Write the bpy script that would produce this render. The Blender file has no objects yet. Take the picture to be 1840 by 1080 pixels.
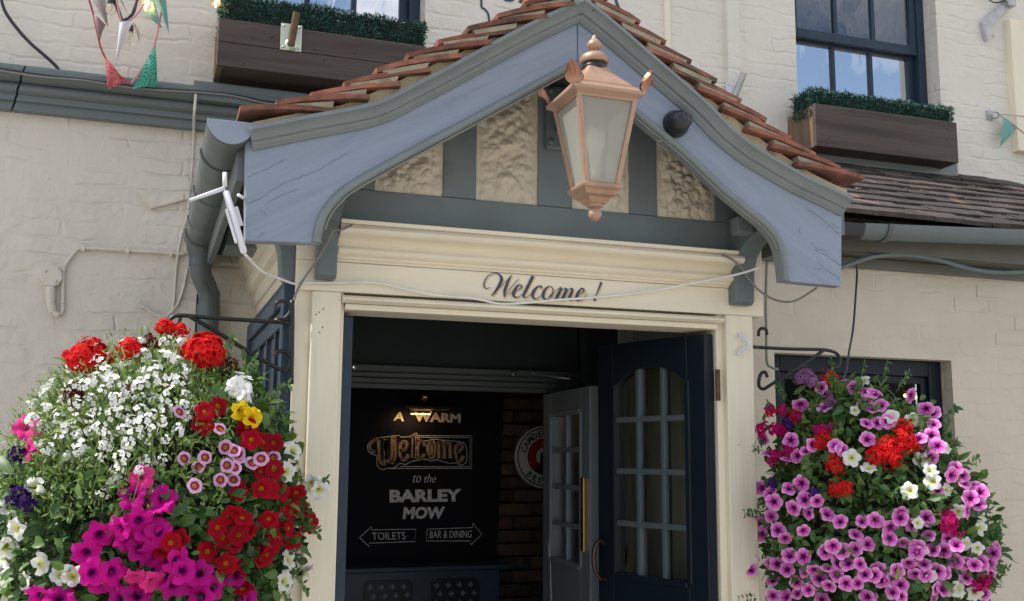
import bpy, bmesh, math, random
from mathutils import Vector, Matrix, noise
from math import sin, cos, pi, radians, sqrt, atan2
random.seed(7)
scene = bpy.context.scene
COL = scene.collection

# ------------------------------------------------------------------ camera
FPX = 1881.2
PITCH, YAW, ROLL = radians(8.509), radians(19.177), radians(.443)
CAM = Vector((-0.5781, -3.2624, 1.6022))
fw = Vector((sin(YAW)*cos(PITCH), cos(YAW)*cos(PITCH), sin(PITCH)))
rt0 = Vector((cos(YAW), -sin(YAW), 0)); up0 = rt0.cross(fw)
rt = rt0*cos(ROLL) + up0*sin(ROLL); up = up0*cos(ROLL) - rt0*sin(ROLL)
cd = bpy.data.cameras.new('camera'); cam = bpy.data.objects.new('camera', cd); COL.objects.link(cam)
cam.matrix_world = Matrix(((rt.x, up.x, -fw.x, CAM.x), (rt.y, up.y, -fw.y, CAM.y), (rt.z, up.z, -fw.z, CAM.z), (0, 0, 0, 1)))
cd.sensor_width = 36; cd.lens = FPX/1840*36; cd.clip_start = .05; cd.clip_end = 500
scene.camera = cam

# ------------------------------------------------------------------ sky, sun, exposure
SUN_EL, SUN_ROT = radians(54), radians(277)
world = bpy.data.worlds.new('World'); scene.world = world; world.use_nodes = True
wn, wl = world.node_tree.nodes, world.node_tree.links
sky = wn.new('ShaderNodeTexSky'); sky.sky_type = 'NISHITA'; sky.sun_disc = False
sky.sun_elevation = SUN_EL; sky.sun_rotation = SUN_ROT; sky.air_density = 1.0; sky.dust_density = 2.0; sky.ozone_density = 1.0
wtc = wn.new('ShaderNodeTexCoord'); wno = wn.new('ShaderNodeTexNoise'); wno.inputs['Scale'].default_value = 2.6
wno.inputs['Detail'].default_value = 8; wno.inputs['Roughness'].default_value = .58
wmr = wn.new('ShaderNodeMapRange'); wmr.inputs[1].default_value = .47; wmr.inputs[2].default_value = .62; wmr.inputs[4].default_value = .92
wmx = wn.new('ShaderNodeMix'); wmx.data_type = 'RGBA'
wmx.inputs[7].default_value = (9.7, 9.35, 8.75, 1)
wmp = wn.new('ShaderNodeMapping'); wmp.inputs['Location'].default_value = (5.3, 2.2, 1.1); wl.new(wtc.outputs['Generated'], wmp.inputs['Vector']); wl.new(wmp.outputs[0], wno.inputs['Vector']); wl.new(wno.outputs['Fac'], wmr.inputs[0])
wl.new(wmr.outputs[0], wmx.inputs[0]); wl.new(sky.outputs[0], wmx.inputs[6])
wl.new(wmx.outputs[2], wn['Background'].inputs['Color']); wn['Background'].inputs['Strength'].default_value = .12
sd = bpy.data.lights.new('sun', 'SUN'); sd.energy = 3.2; sd.angle = radians(.53); sd.color = (1, .95, .87)
sun = bpy.data.objects.new('sun', sd); COL.objects.link(sun)
SDIR = Vector((sin(SUN_ROT)*cos(SUN_EL), cos(SUN_ROT)*cos(SUN_EL), sin(SUN_EL)))
sun.rotation_euler = SDIR.to_track_quat('Z', 'Y').to_euler(); sun.location = SDIR*20
vs = scene.view_settings; vs.view_transform = 'Standard'; vs.look = 'None'; vs.gamma = 1; vs.use_curve_mapping = False
vs.exposure = 0.68

# ------------------------------------------------------------------ helpers
def U(px, py, y=None, x=None, z=None):
    """point of the place that the photograph shows at (px,py), on the plane y=, x= or z="""
    r = fw + rt*((px-920)/FPX) - up*((py-540)/FPX)
    if y is not None: t = (y-CAM.y)/r.y
    elif x is not None: t = (x-CAM.x)/r.x
    else: t = (z-CAM.z)/r.z
    return CAM + r*t
ORG = {}
def org(o): return ORG.get(o.name, Vector((0, 0, 0))) if o else Vector((0, 0, 0))
def tag(o, label=None, cat=None, group=None, kind=None):
    if label: o['label'] = label
    if cat: o['category'] = cat
    if group: o['group'] = group
    if kind: o['kind'] = kind
    return o
def thing(name, loc, label, cat, group=None):
    o = bpy.data.objects.new(name, None); COL.objects.link(o); o.location = loc; o.empty_display_size = .1
    ORG[o.name] = Vector(loc); return tag(o, label, cat, group)
def place(name, mesh, parent, M=Matrix.Identity(4)):
    """object sharing mesh data, world matrix M, child of parent"""
    o = bpy.data.objects.new(name, mesh); COL.objects.link(o)
    if parent: o.parent = parent
    o.matrix_basis = Matrix.Translation(-org(parent)) @ M
    return o
class MB:
    def __init__(s): s.v = []; s.f = []; s.sm = []; s.mi = []; s.cur = 0
    def add(s, vs_, fs, smooth=False):
        b = len(s.v); s.v += [Vector(p) for p in vs_]
        for f in fs: s.f.append([i+b for i in f]); s.sm.append(smooth); s.mi.append(s.cur)
        return s
    def box(s, x0, x1, y0, y1, z0, z1):
        return s.add([(x0,y0,z0),(x1,y0,z0),(x1,y1,z0),(x0,y1,z0),(x0,y0,z1),(x1,y0,z1),(x1,y1,z1),(x0,y1,z1)],
            [(0,3,2,1),(4,5,6,7),(0,1,5,4),(1,2,6,5),(2,3,7,6),(3,0,4,7)])
    def obox(s, c, ax, ay, az):
        c, ax, ay, az = map(Vector, (c, ax, ay, az)); P = []
        for k in (-1, 1):
            for i, j in ((-1,-1),(1,-1),(1,1),(-1,1)): P.append(c+ax*i+ay*j+az*k)
        return s.add(P, [(0,3,2,1),(4,5,6,7),(0,1,5,4),(1,2,6,5),(2,3,7,6),(3,0,4,7)])
    def prism(s, poly, d):
        """closed polygon of 3-D points extruded by vector d"""
        d = Vector(d); n = len(poly); P = [Vector(p) for p in poly]
        return s.add(P+[p+d for p in P], [tuple(range(n))[::-1], tuple(range(n, 2*n))]+[(i, (i+1) % n, n+(i+1) % n, n+i) for i in range(n)])
    def tube(s, pts, r, n=8, caps=True):
        pts = [Vector(p) for p in pts]; m = len(pts); R = r if isinstance(r, (list, tuple)) else [r]*m
        V = []; F = []; nrm = None
        for i, p in enumerate(pts):
            t = (pts[min(i+1, m-1)]-pts[max(i-1, 0)]).normalized()
            if nrm is None:
                nrm = t.orthogonal().normalized()
            else: nrm = (nrm - t*nrm.dot(t)).normalized() if (nrm - t*nrm.dot(t)).length > 1e-6 else t.orthogonal().normalized()
            b = t.cross(nrm)
            for k in range(n): a = 2*pi*k/n; V.append(p+(nrm*cos(a)+b*sin(a))*R[i])
        for i in range(m-1):
            for k in range(n): F.append((i*n+k, i*n+(k+1) % n, (i+1)*n+(k+1) % n, (i+1)*n+k))
        s.add(V, F, True)
        if caps:
            b = len(s.v)-m*n
            s.f += [[b+k for k in range(n)][::-1], [b+(m-1)*n+k for k in range(n)]]; s.sm += [False]*2; s.mi += [s.cur]*2
        return s
    def lathe(s, prof, o, axis=(0,0,1), n=24, a0=0, a1=2*pi):
        """profile of (radius, height) turned about axis through o"""
        o = Vector(o); ax = Vector(axis).normalized(); e = ax.orthogonal().normalized(); g = ax.cross(e)
        full = abs(a1-a0-2*pi) < 1e-6; k = n if full else n+1; V = []; F = []
        for r, h in prof:
            for j in range(k): a = a0+(a1-a0)*j/n; V.append(o+ax*h+(e*cos(a)+g*sin(a))*r)
        for i in range(len(prof)-1):
            for j in range(n): F.append((i*k+j, i*k+(j+1) % k, (i+1)*k+(j+1) % k, (i+1)*k+j))
        return s.add(V, F, True)
    def sweep(s, path, prof, nrm, out, closed=True, smooth=False, caps=True):
        """profile (a,b) carried along path: a*nrm[i] + b*out"""
        V = []; F = []; m = len(prof); out = Vector(out)
        for p, q in zip(path, nrm):
            for a, b in prof: V.append(Vector(p)+Vector(q)*a+out*b)
        for i in range(len(path)-1):
            for j in range(m if closed else m-1):
                F.append((i*m+j, i*m+(j+1) % m, (i+1)*m+(j+1) % m, (i+1)*m+j))
        if closed and caps: F += [tuple(range(m))[::-1], tuple((len(path)-1)*m+j for j in range(m))]
        return s.add(V, F, smooth)
    def grid(s, fn, nu, nv, smooth=True):
        V = [fn(i/nu, j/nv) for j in range(nv+1) for i in range(nu+1)]; w = nu+1
        return s.add(V, [(j*w+i, j*w+i+1, (j+1)*w+i+1, (j+1)*w+i) for j in range(nv) for i in range(nu)], smooth)
    def mesh(s, name, mat, o=Vector((0,0,0)), sharp=None):
        me = bpy.data.meshes.new(name); me.from_pydata([p-o for p in s.v], [], s.f)
        for m in (mat if isinstance(mat, (list, tuple)) else [mat]): me.materials.append(m)
        me.polygons.foreach_set('use_smooth', s.sm); me.polygons.foreach_set('material_index', s.mi)
        me.update()
        bm = bmesh.new(); bm.from_mesh(me); bmesh.ops.recalc_face_normals(bm, faces=bm.faces); bm.to_mesh(me); bm.free()
        if sharp: me.polygons.foreach_set('use_smooth', [True]*len(me.polygons)); me.set_sharp_from_angle(angle=radians(sharp))
        return me
    def build(s, name, mat, parent=None, bevel=0, sharp=None, seg=2):
        o = bpy.data.objects.new(name, s.mesh(name, mat, org(parent), sharp)); COL.objects.link(o)
        if parent: o.parent = parent; ORG[o.name] = org(parent)
        if bevel:
            b = o.modifiers.new('bevel', 'BEVEL'); b.width = bevel; b.segments = seg; b.limit_method = 'ANGLE'; b.angle_limit = radians(40); b.harden_normals = False
        return o
def crom(P, n=8):
    """Catmull-Rom through points (any dimension)"""
    P = [list(p) for p in P]; out = []
    for i in range(len(P)-1):
        a, b, c, d = P[max(i-1, 0)], P[i], P[i+1], P[min(i+2, len(P)-1)]
        for k in range(n):
            t = k/n
            out.append([.5*(2*q+(r-p)*t+(2*p-5*q+4*r-s_)*t*t+(3*q-p-3*r+s_)*t**3) for p, q, r, s_ in zip(a, b, c, d)])
    out.append(P[-1]); return out
def lerp(tab, u):
    for (a, b), (c, d) in zip(tab, tab[1:]):
        if u <= c: return b+(d-b)*(u-a)/(c-a) if c > a else b
    return tab[-1][1]

# ------------------------------------------------------------------ materials
def mat(name, col, rough=.6, var=.12, vscale=6, bump=0, bscale=40, metal=0, spec=.5, col2=None, c2scale=3, c2lo=.5, c2hi=.62, streak=None, coat=0, objvar=0, rot=0):
    m = bpy.data.materials.new(name); m.use_nodes = True; n, l = m.node_tree.nodes, m.node_tree.links; b = n['Principled BSDF']
    b.inputs['Roughness'].default_value = rough; b.inputs['Metallic'].default_value = metal; b.inputs['Specular IOR Level'].default_value = spec
    if coat: b.inputs['Coat Weight'].default_value = coat; b.inputs['Coat Roughness'].default_value = .15
    g = n.new('ShaderNodeNewGeometry'); mp = n.new('ShaderNodeMapping'); l.new(g.outputs['Position'], mp.inputs['Vector'])
    if streak: mp.inputs['Scale'].default_value = streak
    if rot:
        m0 = n.new('ShaderNodeMapping'); m0.inputs['Rotation'].default_value = (0, rot, 0); l.new(g.outputs['Position'], m0.inputs['Vector']); l.new(m0.outputs[0], mp.inputs['Vector'])
    t = n.new('ShaderNodeTexNoise'); t.inputs['Scale'].default_value = vscale; t.inputs['Detail'].default_value = 6; t.inputs['Roughness'].default_value = .6
    l.new(mp.outputs[0], t.inputs['Vector'])
    mr = n.new('ShaderNodeMapRange'); mr.inputs[1].default_value = .3; mr.inputs[2].default_value = .7; mr.inputs[3].default_value = 1-var; mr.inputs[4].default_value = 1+var
    l.new(t.outputs['Fac'], mr.inputs[0])
    vm = n.new('ShaderNodeVectorMath'); vm.operation = 'SCALE'; vm.inputs[0].default_value = col[:3]; l.new(mr.outputs[0], vm.inputs['Scale'])
    src = vm.outputs[0]
    if col2:
        t2 = n.new('ShaderNodeTexNoise'); t2.inputs['Scale'].default_value = c2scale; t2.inputs['Detail'].default_value = 7; l.new(mp.outputs[0], t2.inputs['Vector'])
        m2 = n.new('ShaderNodeMapRange'); m2.inputs[1].default_value = c2lo; m2.inputs[2].default_value = c2hi; l.new(t2.outputs['Fac'], m2.inputs[0])
        mx = n.new('ShaderNodeMix'); mx.data_type = 'RGBA'; l.new(m2.outputs[0], mx.inputs[0]); l.new(src, mx.inputs[6]); mx.inputs[7].default_value = (*col2, 1); src = mx.outputs[2]
    l.new(src, b.inputs['Base Color'])
    if bump:
        t3 = n.new('ShaderNodeTexNoise'); t3.inputs['Scale'].default_value = bscale; t3.inputs['Detail'].default_value = 5; l.new(mp.outputs[0], t3.inputs['Vector'])
        bp = n.new('ShaderNodeBump'); bp.inputs['Strength'].default_value = bump; bp.inputs['Distance'].default_value = .01
        l.new(t3.outputs['Fac'], bp.inputs['Height']); l.new(bp.outputs[0], b.inputs['Normal'])
    if objvar:
        oi = n.new('ShaderNodeObjectInfo'); om = n.new('ShaderNodeMapRange'); om.inputs[3].default_value = 1-objvar; om.inputs[4].default_value = 1+objvar; l.new(oi.outputs['Random'], om.inputs[0])
        hv = n.new('ShaderNodeVectorMath'); hv.operation = 'SCALE'; l.new(src, hv.inputs[0]); l.new(om.outputs[0], hv.inputs['Scale']); l.new(hv.outputs[0], b.inputs['Base Color'])
    m.diffuse_color = (*col[:3], 1)
    return m
def brick_paint(name, col, row=.076, strength=.5, dist=.03, stain=None):
    """thick paint over brickwork: soft bed joints, lumps, flakes"""
    m = mat(name, col, .62, .05, 1.6, col2=stain, c2scale=2.2, c2lo=.5, c2hi=.8)
    n, l = m.node_tree.nodes, m.node_tree.links; b = n['Principled BSDF']
    g = n.new('ShaderNodeNewGeometry'); nz = n.new('ShaderNodeTexNoise'); nz.inputs['Scale'].default_value = 5; nz.inputs['Detail'].default_value = 5
    l.new(g.outputs['Position'], nz.inputs['Vector'])
    sc = n.new('ShaderNodeVectorMath'); sc.operation = 'SCALE'; sc.inputs['Scale'].default_value = dist; nz.inputs['Scale'].default_value = 7; l.new(nz.outputs['Color'], sc.inputs[0])
    ad = n.new('ShaderNodeVectorMath'); l.new(g.outputs['Position'], ad.inputs[0]); l.new(sc.outputs[0], ad.inputs[1])
    sp = n.new('ShaderNodeSeparateXYZ'); l.new(ad.outputs[0], sp.inputs[0]); cb = n.new('ShaderNodeCombineXYZ')
    sm = n.new('ShaderNodeMath'); l.new(sp.outputs['X'], sm.inputs[0]); l.new(sp.outputs['Y'], sm.inputs[1]); l.new(sm.outputs[0], cb.inputs['X']); l.new(sp.outputs['Z'], cb.inputs['Y'])
    br = n.new('ShaderNodeTexBrick'); l.new(cb.outputs[0], br.inputs['Vector'])
    br.inputs['Scale'].default_value = 1; br.inputs['Brick Width'].default_value = .46; br.inputs['Row Height'].default_value = row
    br.inputs['Mortar Size'].default_value = .012; br.inputs['Mortar Smooth'].default_value = 1
    br.inputs['Color1'].default_value = (1, 1, 1, 1); br.inputs['Color2'].default_value = (.78, .78, .78, 1); br.inputs['Mortar'].default_value = (0, 0, 0, 1)
    lump = n.new('ShaderNodeTexNoise'); lump.inputs['Scale'].default_value = 16; lump.inputs['Detail'].default_value = 9; lump.inputs['Roughness'].default_value = .62; l.new(g.outputs['Position'], lump.inputs['Vector'])
    big = n.new('ShaderNodeTexNoise'); big.inputs['Scale'].default_value = 7; big.inputs['Detail'].default_value = 4; l.new(g.outputs['Position'], big.inputs['Vector'])
    bm_ = n.new('ShaderNodeMapRange'); bm_.inputs[1].default_value = .42; bm_.inputs[2].default_value = .6; bm_.inputs[3].default_value = .04; bm_.inputs[4].default_value = .85; l.new(big.outputs['Fac'], bm_.inputs[0])
    mu = n.new('ShaderNodeMath'); mu.operation = 'MULTIPLY'; l.new(br.outputs['Color'], mu.inputs[0]); l.new(bm_.outputs[0], mu.inputs[1])
    a2 = n.new('ShaderNodeMath'); a2.operation = 'MULTIPLY_ADD'; a2.inputs[1].default_value = 1.1; l.new(lump.outputs['Fac'], a2.inputs[0]); l.new(mu.outputs[0], a2.inputs[2])
    bp = n.new('ShaderNodeBump'); bp.inputs['Strength'].default_value = strength; bp.inputs['Distance'].default_value = .012
    l.new(a2.outputs[0], bp.inputs['Height']); l.new(bp.outputs[0], b.inputs['Normal'])
    return m
def grain(name, col, dark, axis='X', rough=.7, sc=9, bump=.3):
    """sawn or stained board: streaks along axis, knots"""
    s = {'X': (.6, sc, sc), 'Z': (sc, sc, .6), 'Y': (sc, .6, sc)}[axis]
    return mat(name, col, rough, .22, 4, bump, 9, col2=dark, c2scale=1.6, c2lo=.5, c2hi=.75, streak=s)
def glassy(name, col, rough=.03, ior=1.6, metal=0, alpha=None, trans=0):
    m = bpy.data.materials.new(name); m.use_nodes = True; b = m.node_tree.nodes['Principled BSDF']
    b.inputs['Base Color'].default_value = (*col, 1); b.inputs['Roughness'].default_value = rough; b.inputs['IOR'].default_value = ior
    b.inputs['Metallic'].default_value = metal; b.inputs['Transmission Weight'].default_value = trans
    return m
def emit(name, col, st):
    m = bpy.data.materials.new(name); m.use_nodes = True; b = m.node_tree.nodes['Principled BSDF']
    b.inputs['Base Color'].default_value = (*col, 1); b.inputs['Emission Color'].default_value = (*col, 1); b.inputs['Emission Strength'].default_value = st
    return m
def thin_pane(name, tint, fres=1.0, rough=.02):
    """window glass thin enough not to bend light: clear straight through, mirror by Fresnel"""
    m = bpy.data.materials.new(name); m.use_nodes = True; n, l = m.node_tree.nodes, m.node_tree.links; n.remove(n['Principled BSDF'])
    t = n.new('ShaderNodeBsdfTransparent'); t.inputs[0].default_value = (*tint, 1); g = n.new('ShaderNodeBsdfGlossy'); g.inputs['Roughness'].default_value = rough
    nz = n.new('ShaderNodeTexNoise'); nz.inputs['Scale'].default_value = 3; bp = n.new('ShaderNodeBump'); bp.inputs['Strength'].default_value = .03; bp.inputs['Distance'].default_value = .02
    l.new(nz.outputs['Fac'], bp.inputs['Height']); l.new(bp.outputs[0], g.inputs['Normal'])
    f = n.new('ShaderNodeFresnel'); f.inputs['IOR'].default_value = 1.5*fres
    mx = n.new('ShaderNodeMixShader'); l.new(f.outputs[0], mx.inputs[0]); l.new(t.outputs[0], mx.inputs[1]); l.new(g.outputs[0], mx.inputs[2])
    l.new(mx.outputs[0], n['Material Output'].inputs[0]); return m
M = dict(
    wall_up=brick_paint('cream_painted_brick', (.73, .685, .60), strength=.5, dist=.055),
    wall_low=brick_paint('stone_painted_brick', (.66, .605, .515), strength=.6, dist=.05, stain=(.60, .545, .455)),
    wall_right=brick_paint('stone_painted_render', (.61, .54, .43), strength=.36, dist=.07, stain=(.52, .45, .345)),
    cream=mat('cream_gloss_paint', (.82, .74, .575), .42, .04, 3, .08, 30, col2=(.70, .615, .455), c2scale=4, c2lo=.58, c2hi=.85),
    creampil=mat('cream_brushed_upright', (.82, .74, .575), .42, .045, 3, .16, 18, col2=(.69, .60, .44), c2scale=2.4, c2lo=.54, c2hi=.85, streak=(6, 6, .8)),
    creamrail=mat('cream_brushed_rail', (.82, .74, .575), .42, .045, 3, .14, 18, col2=(.70, .615, .455), c2scale=2.4, c2lo=.55, c2hi=.85, streak=(.8, 6, 6)),
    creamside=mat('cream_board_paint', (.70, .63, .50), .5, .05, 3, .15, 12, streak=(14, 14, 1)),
    gutter=mat('shaded_gutter_paint', (.095, .118, .118), .4, .12, 6, .1, 26, col2=(.07, .08, .075), c2scale=4, c2lo=.55, c2hi=.75),  # green paint darkened: shade under the eave put into the colour
    green=mat('grey_green_paint', (.125, .157, .16), .42, .08, 5, .1, 26, col2=(.12, .15, .15), c2scale=5, c2lo=.6, c2hi=.8),
    beam=mat('grey_green_timber', (.175, .212, .213), .5, .1, 4, .25, 12, col2=(.13, .155, .15), c2scale=5, c2lo=.62, c2hi=.8),
    barge_l=mat('blue_grey_gloss', (.25, .29, .362), .38, .06, 5, .2, 14, col2=(.215, .25, .315), c2scale=3, c2lo=.52, c2hi=.75, streak=(1.2, 4, 11), rot=radians(30)),
    barge_r=mat('blue_grey_gloss_right', (.25, .29, .362), .38, .06, 5, .2, 14, col2=(.215, .25, .315), c2scale=3, c2lo=.52, c2hi=.75, streak=(1.2, 4, 11), rot=radians(-32)),
    barge=mat('blue_grey_paint', (.25, .29, .362), .38, .07, 9, .12, 45),
    mould=mat('moulding_paint', (.185, .215, .215), .42, .1, 7, .1, 30, col2=(.13, .15, .145), c2scale=7, c2lo=.58, c2hi=.8),
    render=mat('tooled_plaster', (.70, .62, .49), .75, .08, 9, .5, 60, col2=(.42, .34, .23), c2scale=9, c2lo=.58, c2hi=.8),
    tile=mat('terracotta', (.245, .097, .062), .9, .4, 18, .7, 70, col2=(.10, .062, .048), c2scale=13, c2lo=.47, c2hi=.66, objvar=.3),
    oldtile=mat('dark_clay_tile', (.056, .046, .041), .88, .45, 12, .6, 60, col2=(.19, .11, .085), c2scale=6, c2lo=.64, c2hi=.70, objvar=.45),
    mortar=mat('lime_mortar', (.52, .44, .29), .95, .18, 14, .8, 50, col2=(.30, .235, .15), c2scale=9, c2lo=.55, c2hi=.75),
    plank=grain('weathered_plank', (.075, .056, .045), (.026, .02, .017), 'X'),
    plankend=grain('sunlit_plank_end', (.20, .13, .075), (.13, .085, .05), 'Z'),  # lighter brown: sunlight on the box ends put into the colour
    navy=mat('navy_gloss', (.009, .015, .023), .32, .12, 5, .1, 25, spec=.25),
    navywin=mat('navy_window_paint', (.024, .042, .066), .36, .15, 6, .18, 30, spec=.3),
    doorgrey=mat('grey_door_paint', (.15, .18, .20), .4, .06, 4, .05, 20),
    doorbar=mat('door_bar_paint', (.085, .11, .115), .4, .06, 4),
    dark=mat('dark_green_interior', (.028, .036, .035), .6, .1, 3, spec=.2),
    black=mat('black_iron', (.012, .012, .014), .4, .2, 30, .1, 60),
    blackp=mat('black_plastic', (.02, .021, .026), .32, .1, 10),
    whitep=mat('white_plastic', (.72, .72, .76), .4, .03, 5),
    cable=mat('white_cable', (.78, .77, .74), .5, .1, 10),
    greyc=mat('grey_cable', (.22, .22, .20), .5, .1, 10),
    galv=mat('galvanised_steel', (.45, .46, .46), .38, .15, 12, metal=.85),
    zinc=mat('passivated_zinc', (.62, .66, .5), .35, .1, 12, metal=.6),
    rust=mat('rusty_tube', (.16, .10, .06), .6, .25, 20, metal=.4),
    brass=mat('brass', (.75, .48, .17), .25, .1, 8, metal=1),
    chalk=mat('chalk', (.55, .56, .58), .9, .35, 60),
    chalkw=mat('chalk_warm', (.62, .50, .36), .9, .3, 60),
    chalkt=mat('chalk_tan', (.30, .20, .13), .9, .3, 50),
    board=mat('chalkboard', (.0035, .0045, .008), .6, .3, 3, spec=.12),
    copper=mat('copper_paint', (.46, .295, .205), .42, .12, 10, .08, 40, metal=.3, col2=(.30, .17, .11), c2scale=9, c2lo=.5, c2hi=.8),
    copperd=mat('copper_leaf', (.44, .225, .14), .45, .15, 20, metal=.45),
    frost=None, ink=mat('ink_blue_letter', (.045, .055, .10), .5, .1, 20), gold=mat('gold_letter', (.72, .52, .24), .5, .1, 20),
    red=mat('sign_red', (.30, .01, .02), .4, .05, 5), signw=mat('sign_white', (.52, .52, .52), .4, .05, 5), signk=mat('sign_black', (.012, .013, .018), .4, .1, 5),
    paving=mat('pale_paving', (.36, .34, .31), .85, .15, 2, .3, 20),
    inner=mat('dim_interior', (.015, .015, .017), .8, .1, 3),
)
def frost_mat():
    m = bpy.data.materials.new('frosted_glass'); m.use_nodes = True; n, l = m.node_tree.nodes, m.node_tree.links; n.remove(n['Principled BSDF'])
    d = n.new('ShaderNodeBsdfDiffuse'); d.inputs[0].default_value = (.62, .63, .57, 1); t = n.new('ShaderNodeBsdfTranslucent'); t.inputs[0].default_value = (.62, .63, .57, 1)
    g = n.new('ShaderNodeBsdfGlossy'); g.inputs['Roughness'].default_value = .22; a = n.new('ShaderNodeMixShader'); a.inputs[0].default_value = .5
    b = n.new('ShaderNodeMixShader'); b.inputs[0].default_value = .07
    l.new(d.outputs[0], a.inputs[1]); l.new(t.outputs[0], a.inputs[2]); l.new(a.outputs[0], b.inputs[1]); l.new(g.outputs[0], b.inputs[2]); tp = n.new('ShaderNodeBsdfTransparent'); tp.inputs[0].default_value = (.8, .82, .76, 1); fx = n.new('ShaderNodeMixShader'); fx.inputs[0].default_value = .3
    l.new(b.outputs[0], fx.inputs[1]); l.new(tp.outputs[0], fx.inputs[2]); l.new(fx.outputs[0], n['Material Output'].inputs[0])
    return m
M['frost'] = frost_mat()
M['pane'] = thin_pane('window_pane', (.45, .50, .56), 2.0)
M['inpane'] = thin_pane('inner_pane', (.2, .22, .25), .70, .35)
M['doorpane'] = thin_pane('door_pane', (.66, .68, .64), .9)

# ================================================================== setting
g = MB().box(-40, 40, -40, 14, -.05, 0).build('paving', M['paving']); tag(g, kind='structure')

# ================================================================== the pub: walls, mouldings, upper windows, lean-to
YW, YR = 1.35, .75            # main wall, right-hand projecting ground-floor wall
pub = thing('pub_building', (-1.2, YW, 0), 'cream painted brick pub facade behind the gabled porch, with upper sash windows and lean-to roof', 'building')
def wall(name, m, x0, x1, z0, z1, y, holes, reveal=.13):
    xs = sorted({x0, x1, *[h[0] for h in holes], *[h[1] for h in holes]}); zs = sorted({z0, z1, *[h[2] for h in holes], *[h[3] for h in holes]})
    b = MB()
    for a, c in zip(xs, xs[1:]):
        for d, e in zip(zs, zs[1:]):
            if any(h[0] <= a and c <= h[1] and h[2] <= d and e <= h[3] for h in holes): continue
            b.add([(a, y, d), (c, y, d), (c, y, e), (a, y, e)], [(0, 1, 2, 3)])
    for h in holes:
        b.add([(h[0], y, h[2]), (h[0], y, h[3]), (h[0], y+reveal, h[3]), (h[0], y+reveal, h[2])], [(0, 1, 2, 3)])
        b.add([(h[1], y, h[2]), (h[1], y, h[3]), (h[1], y+reveal, h[3]), (h[1], y+reveal, h[2])], [(0, 1, 2, 3)])
        b.add([(h[0], y, h[3]), (h[1], y, h[3]), (h[1], y+reveal, h[3]), (h[0], y+reveal, h[3])], [(0, 1, 2, 3)])
        b.add([(h[0], y, h[2]), (h[1], y, h[2]), (h[1], y+reveal, h[2]), (h[0], y+reveal, h[2])], [(0, 1, 2, 3)])
    return b.build(name, m, pub)
# window openings read off the wall plane
RW = (U(1431, 100, y=YW).x, U(1686, 100, y=YW).x, 3.26, 4.75)
LW = (U(430, 60, y=YW).x, U(764, 20, y=YW).x, 3.26, 4.75)
ZC = U(0, 200, y=YW).z                                         # underside of left string course
wall('upper_wall', M['wall_up'], -3.2, 6.5, ZC, 5.6, YW, [LW, RW])
wall('lower_wall', M['wall_low'], -3.2, -.15, 0, ZC, YW, [])
wall('inner_wall_return', M['wall_up'], 1.52, 6.5, 2.4, ZC-.002, YW+.002, [])
GW = (U(1393, 700, y=YR).x, U(1712, 700, y=YR).x, .9, U(1560, 641, y=YR).z)
wall('lean_to_wall', M['wall_right'], 1.50, 6.5, 0, 2.62, YR, [GW], .11)
# brick edges that show through the paint near the right window
def raised_bricks():
    b = MB(); rnd = random.Random(3)
    for r in range(5):
        z = 2.50-r*.077
        for c in range(9):
            x = U(1745, 560, y=YR).x+c*.232+(r % 2)*.116+rnd.uniform(-.02, .02)
            if rnd.random() < .3: continue
            b.obox((x, YR, z), (.104+rnd.uniform(-.012, .006), 0, rnd.uniform(-.003, .003)), (0, .0012+rnd.random()*.002, 0), (rnd.uniform(-.003, .003), 0, .031+rnd.uniform(-.003, .002)))
    return b
tag(raised_bricks().build('brick_course', M['wall_right'], pub, .006), kind='stuff')

# left string course (ogee moulding), two lengths meeting at a cracked joint
def string_course(x0, x1, skew0=0, skew1=0):
    z = ZC; pf = [(0, 0), (.045, 0), (.047, .032), (.066, .034), (.068, .058), (.082, .060), (.096, .068), (.104, .082), (.100, .094), (.090, .099), (.112, .102), (.134, .112), (.146, .130), (.142, .150), (.128, .164), (.10, .172), (0, .178)]
    b = MB(); V = []
    m = len(pf)
    for x, sk in ((x0, skew0), (x1, skew1)): V += [(x+sk*h, YW-p, z+h) for p, h in pf]
    b.add(V, [(j, (j+1) % m, m+(j+1) % m, m+j) for j in range(m)]+[tuple(range(m))[::-1], tuple(range(m, 2*m))])
    return b.build('string_course', M['green'], pub, .0012, 28)
xj = U(20, 165, y=YW-.1).x
string_course(-3.2, xj-.004, 0, .32); string_course(xj+.004, .02, .32, 0)
# window sills under the boxes
b = MB(); s0, s1 = U(348, 160, y=YW-.14).x, LW[1]+.06
b.box(s0, s1, YW-.14, YW+.1, U(348, 165, y=YW-.14).z-.03, U(348, 143, y=YW-.14).z); b.build('window_sill', M['green'], pub, .006)
b = MB(); s0, s1 = RW[0]-.05, U(1722, 300, y=YW-.12).x
b.box(s0, s1, YW-.12, YW+.1, U(1700, 327, y=YW-.12).z, U(1700, 285, y=YW-.12).z); b.build('window_sill', M['beam'], pub, .008)

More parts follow.
